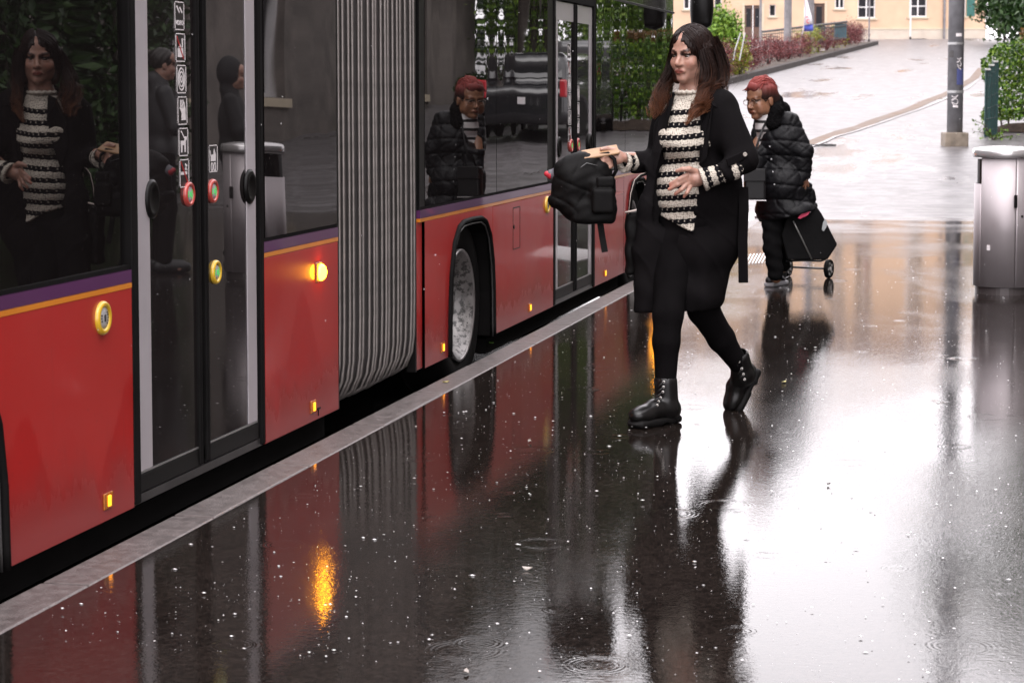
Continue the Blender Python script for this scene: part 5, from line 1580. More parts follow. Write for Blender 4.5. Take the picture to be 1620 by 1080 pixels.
# sweater: cream and black scalloped stripes
def knit_material(name, axis_u, axis_v, per, scal, v0, amp=.0035, vtop=None):
    m = mat(name, (.5, .5, .5), .9, var=0, spec=.08)
    N, L, p = nodes_of(m)
    geo = N.new('ShaderNodeNewGeometry').outputs['Position']
    def dot(v):
        n = N.new('ShaderNodeVectorMath'); n.operation = 'DOT_PRODUCT'; L.new(geo, n.inputs[0]); n.inputs[1].default_value = tuple(v); return n.outputs['Value']
    u, v = dot(axis_u), dot(axis_v)
    wob = noise_node(N, L, geo, 7.0, 1.0)
    sc = math_node(N, L, 'ABSOLUTE', math_node(N, L, 'SINE', math_node(N, L, 'MULTIPLY', u, math.pi / scal)))
    vv = math_node(N, L, 'ADD', math_node(N, L, 'SUBTRACT', v, v0), math_node(N, L, 'MULTIPLY', math_node(N, L, 'SUBTRACT', wob, .5), .012))
    ve = math_node(N, L, 'ADD', vv, math_node(N, L, 'MULTIPLY', sc, amp))
    fr = math_node(N, L, 'FRACT', math_node(N, L, 'DIVIDE', ve, per))
    fr2 = math_node(N, L, 'FRACT', math_node(N, L, 'DIVIDE', vv, per))
    cream = math_node(N, L, 'MAXIMUM', maprange(N, L, fr, .40, .43, 1, 0), maprange(N, L, fr2, .965, .99, 0, 1))
    cream = math_node(N, L, 'MAXIMUM', maprange(N, L, fr, .0, .56, 1, 1), 0) if False else math_node(N, L, 'MULTIPLY', maprange(N, L, fr, .54, .58, 1, 0), maprange(N, L, fr2, .0, .02, 1, 1))
    # stitches: rows of small loops with dark holes, pale specks where the black rows are open
    st = N.new('ShaderNodeTexVoronoi'); st.voronoi_dimensions = '2D'; st.inputs['Scale'].default_value = 1.0; st.inputs['Randomness'].default_value = .55
    cv = N.new('ShaderNodeCombineXYZ'); L.new(math_node(N, L, 'MULTIPLY', u, 125.0), cv.inputs[0]); L.new(math_node(N, L, 'MULTIPLY', vv, 150.0), cv.inputs[1])
    L.new(cv.outputs[0], st.inputs['Vector'])
    hole = maprange(N, L, st.outputs['Distance'], .42, .62, 0, 1, True)
    dots = math_node(N, L, 'MULTIPLY', maprange(N, L, math_node(N, L, 'ABSOLUTE', math_node(N, L, 'SUBTRACT', fr2, .80)), .05, .10, 1, 0), maprange(N, L, math_node(N, L, 'SINE', math_node(N, L, 'MULTIPLY', u, 2 * math.pi / scal * 1.0)), .72, .9, 0, 1))
    cream2 = math_node(N, L, 'MAXIMUM', cream, math_node(N, L, 'MULTIPLY', dots, .8))
    if vtop is not None: cream2 = math_node(N, L, 'MAXIMUM', cream2, math_node(N, L, 'GREATER_THAN', v, vtop))
    cl = mixcol(N, L, cream2, (.006, .0055, .007), mixcol(N, L, math_node(N, L, 'MULTIPLY', hole, .75), (.50, .45, .385), (.14, .12, .10)))
    L.new(cl, p.inputs['Base Color'])
    h = math_node(N, L, 'ADD', math_node(N, L, 'MULTIPLY', math_node(N, L, 'SUBTRACT', 1.0, st.outputs['Distance']), .0035), math_node(N, L, 'MULTIPLY', cream, .003))
    bp = N.new('ShaderNodeBump'); bp.inputs['Distance'].default_value = 1.0; bp.inputs['Strength'].default_value = .9; L.new(h, bp.inputs['Height']); L.new(bp.outputs[0], p.inputs['Normal'])
    return m
zref = P(1090, 182, 40)[2]
M_KNIT = knit_material('striped_knit', RT - .25 * FH, EZ - .10 * RT, .0515, .0275, float(P(1085, 182, 40) @ (EZ - .10 * RT)) + .5 * .0515, vtop=float(P(1085, 168, 40) @ (EZ - .10 * RT)))
F = Field(P(1010, 400, 0) - np.array((.15, .32, 0)), P(1160, 125, 0) + np.array((.15, .32, 0)), .006)
F.ell(P(1096, 205, 0), (.170, .118, .17), TA, .04); F.ell(P(1091, 300, 3), (.168, .136, .185), TA, .05); F.ell(P(1091, 368, 0), (.172, .136, .10), TA, .05)
F.ell(P(1078, 225, 30), (.12, .07, .07), TA, .05)
F.cap(P(1096, 156, 0), P(1096, 166, -2), r(24), r(31), .03); F.plane_cut(P(1095, 146, 20), EZ + .1 * RT)
F.cap(P(1096, 100, 2), P(1096, 122, 2), r(26), r(24), .0, '-')
F.warp(lambda X, Y, Z: .0022 * np.cos((Z - zref) * 2 * math.pi / .0515) + .003 * np.sin(38 * (X * RT[0] + Y * RT[1]) + 9 * np.sin(5 * Z)))
hem_n = -EZ - .52 * RT
F.plane_cut(P(1064, 352, 60), hem_n); F.plane_cut(P(1101, 350, 55), RT * .976 - EZ * .217)
sweater = F.build('sweater', M_KNIT, wo)
M_COLL = mat('cream_knit', (.50, .45, .385), .85, var=.2, vscale=120, bump=.004, bscale=170)
mb = MB()
def ring_pts(c, ax1, ax2, r1, r2, n=36, wav=0.0, nw=14, dirn=EZ): return [c + ax1 * (r1 * math.cos(a)) + ax2 * (r2 * math.sin(a)) + dirn * (wav * math.sin(nw * a)) for a in np.linspace(0, 2 * math.pi, n)]
mb.tube(ring_pts(P(1095, 146, 3), L_, Fd, r(25), r(25), 50, .0035, 18), r(3.2), 6, cap=False); mb.build('sweater_collar', M_COLL, wo, smooth=True)
ca = (P(1107, 284, 84) - P(1152, 268, 86)); ca /= np.linalg.norm(ca)
M_KCUF = knit_material('striped_knit_cuff', EZ, -ca, .046, .022, float(P(1109, 284, 84) @ -ca) - .002, .004)
F = Field(P(1100, 318, 60) - np.array((.12, .12, 0)), P(1165, 245, 80) + np.array((.12, .12, 0)), .0045)
F.cap(P(1160, 269, 86), P(1122, 280, 84), r(16), r(15), 0).cap(P(1125, 279.5, 84), P(1113, 284, 84), r(15), r(18.5), .006)
F.cap(P(1124, 280, 84), P(1090, 288, 84), r(11), r(15), .004, '-'); F.plane_cut(P(1110, 284, 84), ca)
F.build('sweater_cuff', M_KCUF, wo)
cb = (P(978, 257, 0) - P(1010, 258, -24)); cb /= np.linalg.norm(cb)
M_KCU2 = knit_material('striped_knit_far_cuff', EZ, -cb, .046, .022, float(P(983, 257, -4) @ -cb) - .002, .004)
F = Field(P(974, 292, -40) - np.array((.1, .15, 0)), P(1022, 228, 20) + np.array((.1, .15, 0)), .0045)
F.cap(P(1016, 257, -30), P(996, 255, -12), r(15), r(14), 0).cap(P(999, 256, -14), P(988, 257, -6), r(14), r(17), .006)
F.cap(P(996, 252, -10), P(970, 255, 4), r(10.5), r(14.5), .004, '-'); F.plane_cut(P(985, 257, -4), cb)
F.build('sweater_cuff', M_KCU2, wo)

# trousers
M_TROU = mat('black_leggings', (.0038, .0033, .0036), .9, var=.3, vscale=12, spec=.05)
F = Field(np.minimum(P(1020, 640, 100), P(1200, 640, 100)) - .05, np.maximum(P(1200, 330, -130), P(1020, 330, -130)) + .05, .008)
F.ell(P(1090, 378, 0), (.165, .120, .10), TA, .04); F.ell(P(1090, 345, 1), (.152, .114, .12), TA, .01)
F.chain([P(1070, 390, 6), P(1057, 497, 52), P(1054, 540, 58), P(1053, 622, 56)], [r(36), r(23.5), r(21), r(15)], .02)
F.chain([P(1108, 390, -6), P(1113, 490, -12), P(1141, 535, -40), P(1170, 578, -66)], [r(38), r(25), r(21.5), r(15)], .02)
F.build('trousers', M_TROU, wo)

# boots: sole, upper, laces
M_BOOT = mat('black_leather', (.0055, .005, .005), .28, var=.25, vscale=20, spec=.35)
M_SOLE = mat('boot_sole', (.005, .0045, .0045), .6, var=.2, spec=.15)
M_EYEL = mat('silver_eyelet', (.6, .58, .55), .3, metal=.9)
M_LACE = mat('black_lace', (.012, .011, .011), .7)
def boot(shaft_top, ankle, heel, toe, up, eyelets, grounded):
    b = empty('boot'); b.parent = wo; b.location = Vector(ankle) - wo.location
    ax = toe - heel; ln = np.linalg.norm(ax); ax = ax / ln; up = up - ax * (up @ ax); up /= np.linalg.norm(up); sd = np.cross(ax, up)
    A = np.array([ax, sd, up]); allp = np.array([shaft_top, ankle, heel, toe])
    F = Field(allp.min(0) - .09, allp.max(0) + .09, .006)
    F.cap(shaft_top, ankle, r(18.5), r(17.5), 0)
    F.cap(ankle, heel + up * .062, r(17), r(14.5), .02)
    F.chain([ankle - up * .0, heel + ax * ln * .55 + up * .068, toe - ax * .03 + up * .052], [r(17), r(15), r(14)], .02)
    F.ell(toe - ax * .015 + up * .052, (.062, .047, .036), A, .02)
    F.ell(heel + up * .05 + ax * .01, (.05, .038, .05), A, .02)
    F.plane_cut(heel + up * .026, -up)
    F.cap(shaft_top + (shaft_top - ankle) * .2, shaft_top - (shaft_top - ankle) * .05, r(15), r(15), .004, '-')
    F.build('upper', M_BOOT, b)
    S = Field(allp.min(0) - .09, allp.max(0) + .09, .006)
    mid = (heel + toe) / 2
    S.boxp(mid + up * .017 + ax * (ln * .12), (ln * .46 + .012, .046, .017), A, .012, .01); S.ell(toe - ax * .012 + up * .018, (.062, .05, .018), A, .01); S.boxp(heel + up * .017 + ax * .012, (.048, .038, .017), A, .014, .01)
    S.boxp(mid - up * .004 - ax * (ln * .14), (.02, .06, .016), A, .006, .0, '-')
    S.build('sole', M_SOLE, b)
    for q in eyelets:
        mb = MB(); mb.lathe([(.0062, -.004), (.0062, .001), (.0045, .003), (.0025, .001)], q, -FH * .9 - .3 * RT, 10); mb.build('eyelet', M_EYEL, b, smooth=True)
    if len(eyelets) > 2:
        mb = MB()
        for i in range(len(eyelets) - 1):
            a, c_ = eyelets[i], eyelets[i + 1]; o_ = -RT * .022 + FH * .006
            mb.tube([a, (a + c_) / 2 + o_ * .6 - FH * .006, c_ + o_], .0028, 5)
        mb.build('lace', M_LACE, b, smooth=True)
    return b
lh = on_z(1062, 668); lt0 = on_z(1012, 676); dv = lt0 - lh; dv /= np.linalg.norm(dv); lt = lh + dv * .205; lh[2] = lt[2] = 0
an = P(1056, 646, 56)
boot(P(1053, 604, 57), an, lh, lt, EZ.copy(), [P(1050, 604, 76), P(1049.5, 612, 76.5), P(1048.5, 620, 77), P(1045, 629, 80), P(1042, 635, 84), P(1039.5, 641, 88)], True)
rt_ = on_z(1171, 647); rt_[2] = .012
hl = P(1196, 596, -100); an2 = P(1176, 592, -76)
boot(P(1168, 566, -64), an2, hl, rt_, np.array(-RT * .75 + EZ * .35 - FH * .35), [P(1169, 572, -45), P(1173.5, 583, -50), P(1176, 592, -52), P(1178, 600, -54)], False)

# the coat
M_COAT = mat('black_wool_coat', (.0050, .0043, .0047), .9, var=.35, vscale=5, bump=.001, bscale=220, spec=.06)
lo = np.minimum.reduce([P(985, 520, 120), P(1215, 520, 120), P(985, 520, -120)]); hi = np.maximum.reduce([P(1215, 120, 120), P(985, 120, -120), P(1215, 120, -120)])
F = Field(lo, hi, .0075)
F.ell(P(1104, 205, -2), (.190, .125, .175), TA, .04); F.ell(P(1101, 300, 0), (.182, .146, .19), TA, .05); F.ell(P(1098, 390, -4), (.182, .150, .16), TA, .06); F.ell(P(1088, 460, -4), (.165, .14, .14), TA, .06)
F.cap(P(1064, 165, -38), P(1138, 163, 34), r(19), r(22), .04)
F.cap(P(1104, 145, -12), P(1128, 150, 14), r(16), r(15), .03)
F.chain([P(1140, 172, 40), P(1174, 250, 62)], [r(26), r(25), ], .03); F.cap(P(1175, 250, 62), P(1150, 271, 86), r(23), r(17.5), .02)
F.chain([P(1056, 178, -42), P(1040, 254, -42)], [r(23), r(20)], .03); F.cap(P(1040, 254, -42), P(1006, 258, -20), r(19), r(17), .02)
F.cap(P(1150, 271, 86), P(1130, 279, 88), r(13), r(14), .0, '-'); F.cap(P(1010, 258, -22), P(994, 257, -12), r(13), r(15), 0, '-')
# skirt spreads, its near panel blows to the right, its far panel to the left
F.chain([P(1140, 290, 20), P(1148, 370, 10), P(1114, 470, -6)], [r(34), r(26), r(26)], .05)
F.chain([P(1050, 200, -10), P(1040, 270, 0), P(1026, 330, 4), P(1018, 400, 8), P(1016, 505, 8)], [r(14), r(13), r(15), r(16), r(17)], .04)
F.chain([P(1040, 380, 10), P(1036, 500, 10)], [r(20), r(20)], .05)
u0 = lambda q: float(q @ RT)
op = [(1079, 130), (1107, 148), (1108, 200), (1104, 260), (1103, 312), (1095, 348), (1088, 374), (1036, 354), (1033, 335), (1039, 292), (1049, 240), (1060, 185), (1070, 150)]
op3 = [(u0(P(x, y, 45)), P(x, y, 45)[2]) for x, y in op]
def opening(X, Y, Z):
    U = X * RT[0] + Y * RT[1] + 0 * Z; D = -(X * FH[0] + Y * FH[1]) + W.D0 + 0 * Z
    return U, D
sl, Gx = F._sub(F.lo, F.lo + F.n * F.res)
U, D = opening(*Gx); ZZ = Gx[2] + 0 * U
cut = np.maximum(poly_sdf(op3, U, ZZ), (r(8) - D))
F.f = np.maximum(F.f, -cut).astype(np.float32)
zc = P(1090, 362, 0)[2]
F.warp(lambda X, Y, Z: np.clip((zc - Z) * 1.6, 0, 1) * (.011 * np.sin(34 * (X * RT[0] + Y * RT[1]) + 2.5 * np.sin(3 * Z)) + .006 * np.sin(71 * (X * RT[0] + Y * RT[1]) + 5 * Z)))
F.warp(lambda X, Y, Z: .0018 * np.sin(22 * Z + 31 * (X * RT[0] + Y * RT[1]) + 3 * np.sin(11 * Z)))
F.plane_cut(P(1060, 492, 20), -EZ + .06 * RT); 
_cr = lambda X, Y, Z: (1 - np.abs(np.sin(13 * Z + 21 * (X * RT[0] + Y * RT[1]) + 2 * np.sin(7 * Z)))) ** 6
F.warp(lambda X, Y, Z: -.005 * _cr(X, Y, Z))
F.build('coat', M_COAT, wo)
# lapels, collar, belt, cuff tab
mb = MB()
def slab(mb, pts, n, t):
    """thin cloth panel through the listed points, thickness t along n"""
    P0 = [np.array(q) for q in pts]; n = np.array(n, float)
    k = len(P0); mb.add(P0 + [q + n * t for q in P0], [tuple(range(k))[::-1], tuple(range(k, 2 * k))] + [(i, (i + 1) % k, k + (i + 1) % k, k + i) for i in range(k)])
slab(mb, [P(1108, 150, 34), P(1122, 140, 40), P(1148, 158, 58), P(1136, 172, 62), P(1128, 168, 62), P(1118, 250, 66), P(1106, 262, 60), P(1108, 200, 56)], -FH, .010)
mb.build('lapel', M_COAT, wo, bevel=.004)
mb = MB(); slab(mb, [P(1068, 150, 12), P(1060, 156, 4), P(1042, 190, 2), P(1033, 240, 10), P(1036, 275, 24), P(1046, 240, 30), P(1057, 190, 30)], -FH, .010); mb.build('lapel', M_COAT, wo, bevel=.004)
F = Field(P(1060, 175, 0) - np.array((.15, .15, 0)), P(1160, 120, 0) + np.array((.15, .15, 0)), .006)
F.chain([P(1118, 148, 40), P(1132, 142, 18), P(1126, 138, -16), P(1100, 137, -30), P(1080, 142, -22)], [r(8), r(10), r(10), r(9), r(7)], .03)
F.build('collar', M_COAT, wo)
mb = MB(); pts = [P(1176, 296, 40), P(1177, 330, 44), P(1175, 380, 46), P(1176, 447, 46)]
for a, b in zip(pts[:-1], pts[1:]):
    c_ = (a + b) / 2; v = (b - a); l = np.linalg.norm(v); v /= l; s_ = RT - v * (RT @ v); s_ /= np.linalg.norm(s_); mb.obox(c_, v, s_, np.cross(v, s_), l / 2 + .0005, r(7.6), .0025)
mb.build('belt', M_COAT, wo)
mb = MB(); a, b = P(1150, 258, 106), P(1182, 243, 88); v = b - a; l = np.linalg.norm(v); v /= l; s_ = EZ - v * v[2]; s_ /= np.linalg.norm(s_); mb.obox((a + b) / 2, v, s_, np.cross(v, s_), l / 2, r(6.5), .004); mb.build('cuff_tab', M_COAT, wo, bevel=.003)
mb = MB(); mb.lathe([(0, -.002), (.0085, -.002), (.0095, .003), (.0075, .0055), (.005, .004), (0, .004)], P(1178.5, 244.5, 94), -FH + .2 * RT, 16); mb.build('button', mat('horn_button', (.28, .25, .22), .3), wo, smooth=True)

# hair: dark cap parted in the middle, long brown locks turning copper at the ends
zt_, zb_ = hc[2] + .02, P(1050, 195, 0)[2]
M_HAIR = hair_material('brown_hair', [(.010, .0045, .0035), (.017, .007, .0045), (.065, .022, .010), (.15, .055, .024)], zt_, zb_)
X_, Y_, Z_ = hax
def hq(x, y, z): return hc + X_ * x + Y_ * y + Z_ * z
F = Field(hc - np.array((.19, .19, .34)), hc + np.array((.19, .19, .16)), .006)
A = np.array(hax)
F.ell(hq(0, -.020, .038), (.085, .112, .094), A, 0); F.ell(hq(0, -.070, -.03), (.083, .068, .115), A, .03)
F.cap(hq(-.074, -.010, .02), hq(-.068, .000, -.10), .026, .024, .03); F.cap(hq(.074, -.010, .02), hq(.068, .000, -.10), .024, .022, .03)
F.cap(hq(0, -.08, -.05), hq(0, -.09, -.16), .075, .065, .04)
F.ell(hq(0, .104, -.042), (.060, .085, .106), A, .006, '-'); F.ell(hq(0, .05, -.10), (.055, .09, .12), A, .010, '-')
def hw(X, Y, Z):
    d = [(X - hc[0]) * a[0] + (Y - hc[1]) * a[1] + (Z - hc[2]) * a[2] for a in hax]
    ang = np.arctan2(d[0], d[1] + .03)
    part = .010 * np.exp(-(d[0] / .007) ** 2) * (d[2] > .04)
    return .0022 * np.sin(ang * 46 + 4 * np.sin(14 * d[2])) + .0012 * np.sin(ang * 97 + 20 * d[2]) + part
F.warp(hw)
F.build('hair_cap', M_HAIR, wo)
mb = MB()
for side in (-1, 1):
    for i in range(70):
        y0 = random.uniform(-.10, .074); amax = random.uniform(85, 118)
        pts = []
        for a in np.linspace(4, amax, 8):
            t = R(a); k = a / amax
            yy_ = y0 - .02 * k + (.012 if y0 > .03 else 0) * math.sin(3 * k)
            e = math.sqrt(max(.05, 1 - ((yy_ + .020) / .118) ** 2))
            pts.append(hq(side * .089 * e * math.sin(t), yy_, .038 + .098 * e * math.cos(t) - .01 * k))
        e_ = pts[-1]; pts.append(e_ - Z_ * .05 - Y_ * .008); mb.tube(pts, [.0016] * (len(pts) - 1) + [.0006], 3, cap=False)
locks = [
    ([P(1113, 78, 36), P(1119, 105, 40), P(1116, 135, 46), P(1109, 158, 62), P(1098, 178, 72), P(1084, 197, 74)], [9, 12, 11, 10, 8, 3], 120),
    ([P(1122, 75, 25), P(1130, 105, 22), P(1132, 136, 26), P(1126, 156, 46), P(1114, 172, 62), P(1100, 186, 70)], [14, 15, 14, 10, 7, 3], 110),
    ([P(1126, 70, 0), P(1134, 105, -5), P(1138, 135, -2), P(1142, 158, 16)], [16, 17, 15, 7], 130),
    ([P(1124, 62, -14), P(1136, 90, -18), P(1140, 120, -14), P(1144, 148, -4)], [14, 14, 14, 8], 110),
    ([P(1074, 66, -10), P(1065, 85, -22), P(1060, 110, -24), P(1053, 135, -16), P(1046, 160, -2), P(1040, 182, 6)], [5, 7, 9, 12, 13, 6], 110),
    ([P(1072, 80, -30), P(1060, 115, -34), P(1048, 142, -22), P(1038, 165, -4), P(1030, 186, 6)], [6, 11, 14, 13, 5], 100),
]
for pts, rad, n in locks: strands(mb, pts, [r(q) for q in rad], n, .0018, 3, jit=.30)
# loose flyaway hair
for pts, rad, n in (locks[3], locks[0]): strands(mb, pts, [r(q * 1.7) for q in rad], 14, .0007, 3, jit=.5)
mb.build('hair_strands', M_HAIR, wo, smooth=True)

# ------------------------------------------------------------------ what she carries
M_PACK = mat('black_nylon', (.0038, .0034, .0034), .6, var=.4, vscale=9, bump=.001, bscale=60, spec=.10)
pk_ = empty('backpack', tuple(P(935, 352, 0)), 0, 'black backpack hanging from the hand of the striding woman', 'backpack')
F = Field(np.minimum(P(860, 365, 60), P(990, 365, 60)) - .03, np.maximum(P(990, 235, -60), P(860, 235, -60)) + .03, .006)
A3 = np.array([RT, -FH, EZ])
F.boxp(P(926, 305, 0), (r(38), r(26), r(44)), A3, r(20), .03); F.ell(P(902, 288, 4), (r(29), r(27), r(38)), A3, .04); F.ell(P(925, 268, 2), (r(38), r(22), r(26)), A3, .04)
F.boxp(P(938, 334, 4), (r(35), r(27), r(18)), A3, r(8), .02); F.boxp(P(953, 308, 10), (r(20), r(22), r(26)), A3, r(7), .015)
F.ell(P(884, 318, 2), (r(16), r(20), r(12)), A3, .03)
F.warp(lambda X, Y, Z: .0022 * np.sin(30 * (X * RT[0] + Y * RT[1]) + 45 * Z) + .0008 * np.sin(140 * Z - 60 * (X * RT[0] + Y * RT[1])))
_u = lambda X, Y: X * RT[0] + Y * RT[1]
F.warp(lambda X, Y, Z: .006 * (1 - np.abs(np.sin(11 * Z + 15 * _u(X, Y) + 1.5 * np.sin(19 * Z)))) ** 5 + .004 * (1 - np.abs(np.sin(19 * Z - 13 * _u(X, Y) + 2 * np.sin(14 * _u(X, Y))))) ** 5 - .004)
F.build('main_bag', M_PACK, pk_)
F = Field(np.minimum(P(930, 345, 60), P(985, 345, 60)) - .03, np.maximum(P(985, 270, -30), P(930, 270, -30)) + .03, .005)
F.boxp(P(954, 318, 32), (r(18), r(9), r(20)), A3, r(6), .01); F.boxp(P(958, 288, 28), (r(15), r(8), r(9)), A3, r(5), .01)
F.build('front_pocket', M_PACK, pk_)
mb = MB()
for a, b in ((P(949.5, 352, 10), P(953, 376, 10)), (P(953, 376, 10), P(957, 399, 12))):
    v = b - a; l = np.linalg.norm(v); v /= l; s_ = RT - v * (RT @ v); s_ /= np.linalg.norm(s_); mb.obox((a + b) / 2, v, s_, np.cross(v, s_), l / 2, r(5), .002)
mb.build('hanging_strap', M_PACK, pk_)
mb = MB(); mb.tube([P(930, 256, 6), P(945, 246, 12), P(962, 243, 14), P(972, 252, 16), P(975, 270, 14), P(968, 282, 12)], r(3.2), 6, flat=.5); mb.build('carry_loop', M_PACK, pk_, smooth=True)
mb = MB(); mb.tube([P(888, 296, 28), P(905, 275, 30), P(928, 258, 26), P(945, 262, 27)], r(.7), 5); mb.build('zip', mat('zip_grey', (.10, .10, .10), .35, metal=.4), pk_, smooth=True)
F = Field(np.minimum(P(858, 300, 30), P(885, 300, 30)) - .02, np.maximum(P(885, 260, -30), P(858, 260, -30)) + .02, .004)
F.cap(P(882, 276, 0), P(872, 276, 0), r(14), r(8), 0); F.build('grey_side_trim', mat('grey_nylon', (.09, .085, .10), .5), pk_)
F = Field(np.minimum(P(858, 300, 30), P(885, 300, 30)) - .02, np.maximum(P(885, 260, -30), P(858, 260, -30)) + .02, .004)
F.cap(P(870, 276.5, 1), P(865, 275, 1), r(7.2), r(4.5), 0); F.build('red_tip', mat('red_nylon', (.42, .02, .035), .5), pk_)
ph = empty('phone', tuple(P(950, 241, 8)), 0, 'phone in a tan case held flat on top of the backpack', 'phone')
axp = RT * .96 + EZ * .16 + FH * .1; axp /= np.linalg.norm(axp); ayp = FH * .80 + EZ * .42 - RT * .3; ayp -= axp * (ayp @ axp); ayp /= np.linalg.norm(ayp); azp = np.cross(axp, ayp)
mb = MB(); mb.obox(P(950, 241, 6), axp, ayp, azp, r(29), .036, .0055); mb.build('case', mat('tan_case', (.30, .17, .085), .45, var=.2, vscale=20), ph, bevel=.005)
mb = MB(); mb.obox(P(950, 241, 6) - azp * .0062, axp, ayp, azp, r(27.5), .033, .0009); mb.build('screen', M_PANE, ph, bevel=.002)
tb_ = empty('tote_bag', tuple(P(1005, 420, -20)), 0, 'black tote bag hanging behind the open coat front of the striding woman', 'bag')
F = Field(np.minimum(P(980, 440, 30), P(1045, 440, 30)) - .02, np.maximum(P(1045, 325, -50), P(980, 325, -50)) + .02, .006)
F.boxp(P(1014, 385, -14), (r(25), r(15), r(50)), A3, r(7), .01); F.warp(lambda X, Y, Z: .003 * np.sin(60 * Z + 40 * X)); F.build('bag_body', M_PACK, tb_)
mb = MB(); mb.tube([P(989, 336, 2), P(1000, 334, 3), P(1013, 331, 4)], r(1.7), 6); mb.build('bag_rim', mat('pale_piping', (.45, .38, .34), .4), tb_, smooth=True)
mb = MB(); mb.tube([P(996, 338, 0), P(1000, 305, 0), P(1006, 286, 0), P(1014, 278, -4), P(1026, 274, -14)], r(2.4), 6, flat=.6); mb.build('handle', M_PACK, tb_, smooth=True)
mb = MB(); mb.tube([P(994.2, 338, 1), P(998.2, 305, 1), P(1004, 284.5, 1), P(1013, 276, -3), P(1024, 272.5, -12)], r(.7), 5); mb.build('handle_piping', MATS['pale_piping'], tb_, smooth=True)
# ------------------------------------------------------------------ the older woman with the trolley
O = Fig(15.34); P = O.P; r = O.r
base = on_z(1224, 452)
ow = empty('person', (base[0], base[1], 0), 0, 'short-haired older person with red hair and glasses in a black puffer coat pulling a trolley', 'person')
yaw = R(54); of = -math.sin(yaw) * RT - math.cos(yaw) * FH; oax = frame(of - .16 * EZ, EZ + of * .1); oc = P(1204, 157.5, 14); OS = 1.16
L2 = .70 * RT - .714 * FH; F2 = -.714 * RT - .70 * FH; T2 = np.array([L2, F2, EZ]); A3 = np.array([RT, -FH, EZ])
M_SKIN2 = skin_material('brown_skin', (.23, .108, .062))
lo = np.minimum.reduce([P(1170, 465, 70), P(1300, 465, 70), P(1170, 465, -70)]); hi = np.maximum.reduce([P(1300, 115, 70), P(1300, 115, -70), P(1170, 115, -70)]); lo[2] = -.01
F = Field(lo, hi, .0065)
add_head(F, oc, oax, OS, True)
F.cap(P(1212, 172, 6), P(1222, 196, 0), r(13), r(14), .02)
F.ell(P(1230, 228, -4), (.125, .075, .15), T2, .04); F.ell(P(1236, 290, 0), (.14, .10, .18), T2, .05)
F.chain([P(1244, 196, 14), P(1270, 245, 22), P(1268, 284, 20)], [r(8), r(8), r(6)], .02)
F.chain([P(1204, 195, -18), P(1196, 250, 10), P(1192, 285, 20)], [r(11), r(9), r(6)], .02)
F.chain([P(1222, 330, 6), P(1224, 390, 10), P(1228, 440, 8)], [r(17), r(11), r(8)], .02); F.chain([P(1232, 330, -10), P(1236, 390, -30), P(1238, 424, -36)], [r(17), r(11), r(8)], .02)
F.ell(P(1271, 287, 20), (r(6.5), r(4), r(6)), A3, .01)
for i, (a, b) in enumerate((((1266, 288), (1264, 295)), ((1270, 289), (1269, 298)), ((1274, 288), (1274, 299)), ((1277, 286), (1279, 295)))): F.cap(P(*a, 22), P(*b, 20), r(2.1), r(1.7), .003)
F.chain([P(1266, 283, 20), P(1260, 284, 24), P(1256, 284, 24)], [r(2.4), r(2.2), r(1.8)], .004)
F.ell(P(1191, 289, 22), (r(6), r(4), r(6)), A3, .01)
for k in range(4): F.cap(P(1188 + 2.6 * k, 292, 23), P(1187 + 2.6 * k, 301, 21), r(2), r(1.6), .003)
F.chain([P(1196, 287, 24), P(1199, 292, 26), P(1198, 297, 26)], [r(2.3), r(2), r(1.7)], .004)
F.build('body', M_SKIN2, ow, paint=face_paint(oc, oax, OS, (.5, .4, .35), (.75, .5, .48), .3))
add_eyes(ow, oc, oax, OS, (0, -.2))
# glasses
X_, Y_, Z_ = oax
def oq(x, y, z): return oc + OS * (X_ * x + Y_ * y + Z_ * z)
gl = empty('glasses'); gl.parent = ow; gl.location = Vector(oq(0, .09, 0)) - ow.location
M_GLF = mat('glasses_frame', (.16, .10, .07), .3, metal=.6)
for sx in (-1, 1):
    mb = MB(); mb.tube([oq(sx * .032 + .022 * math.cos(a), .098, -.004 + .017 * math.sin(a)) for a in np.linspace(0, 2 * math.pi, 20)], .0016 * OS, 5, cap=False); mb.build('lens_rim', M_GLF, gl, smooth=True)
    mb = MB(); mb.tube([oq(sx * .054, .096, .002), oq(sx * .074, .06, .003), oq(sx * .079, -.005, .0)], .0015 * OS, 5); mb.build('temple', M_GLF, gl, smooth=True)
mb = MB(); mb.tube([oq(-.010, .099, 0), oq(0, .102, .003), oq(.010, .099, 0)], .0015 * OS, 5); mb.build('bridge', M_GLF, gl, smooth=True)
# short red hair
M_RHAIR = hair_material('red_dyed_hair', [(.22, .042, .036), (.17, .032, .028), (.09, .024, .020), (.025, .013, .011)], oc[2] + .13, oc[2] + .0, .5)
F = Field(oc - np.array((.2, .2, .12)), oc + np.array((.2, .2, .2)), .006); A = np.array(oax)
F.ell(oq(0, -.022, .040), np.array((.083, .098, .092)) * OS, A, 0); F.ell(oq(0, .038, .082), np.array((.055, .048, .032)) * OS, A, .03); F.ell(oq(0, -.07, -.01), np.array((.07, .05, .07)) * OS, A, .03)
F.ell(oq(0, .105, -.01), np.array((.085, .085, .070)) * OS, A, .008, '-')
for sx in (-1, 1): F.ell(oq(sx * .085, .0, -.045), np.array((.03, .05, .055)) * OS, A, .008, '-')
F.plane_cut(oq(0, -.05, -.055), -Z_)
F.warp(lambda X, Y, Z: .003 * np.sin(110 * ((X - oc[0]) * X_[0] + (Y - oc[1]) * X_[1]) + 30 * (Z - oc[2])) + .002 * np.sin(190 * ((X - oc[0]) * Y_[0] + (Y - oc[1]) * Y_[1])))
F.build('hair_cap', M_RHAIR, ow)
mb = MB()
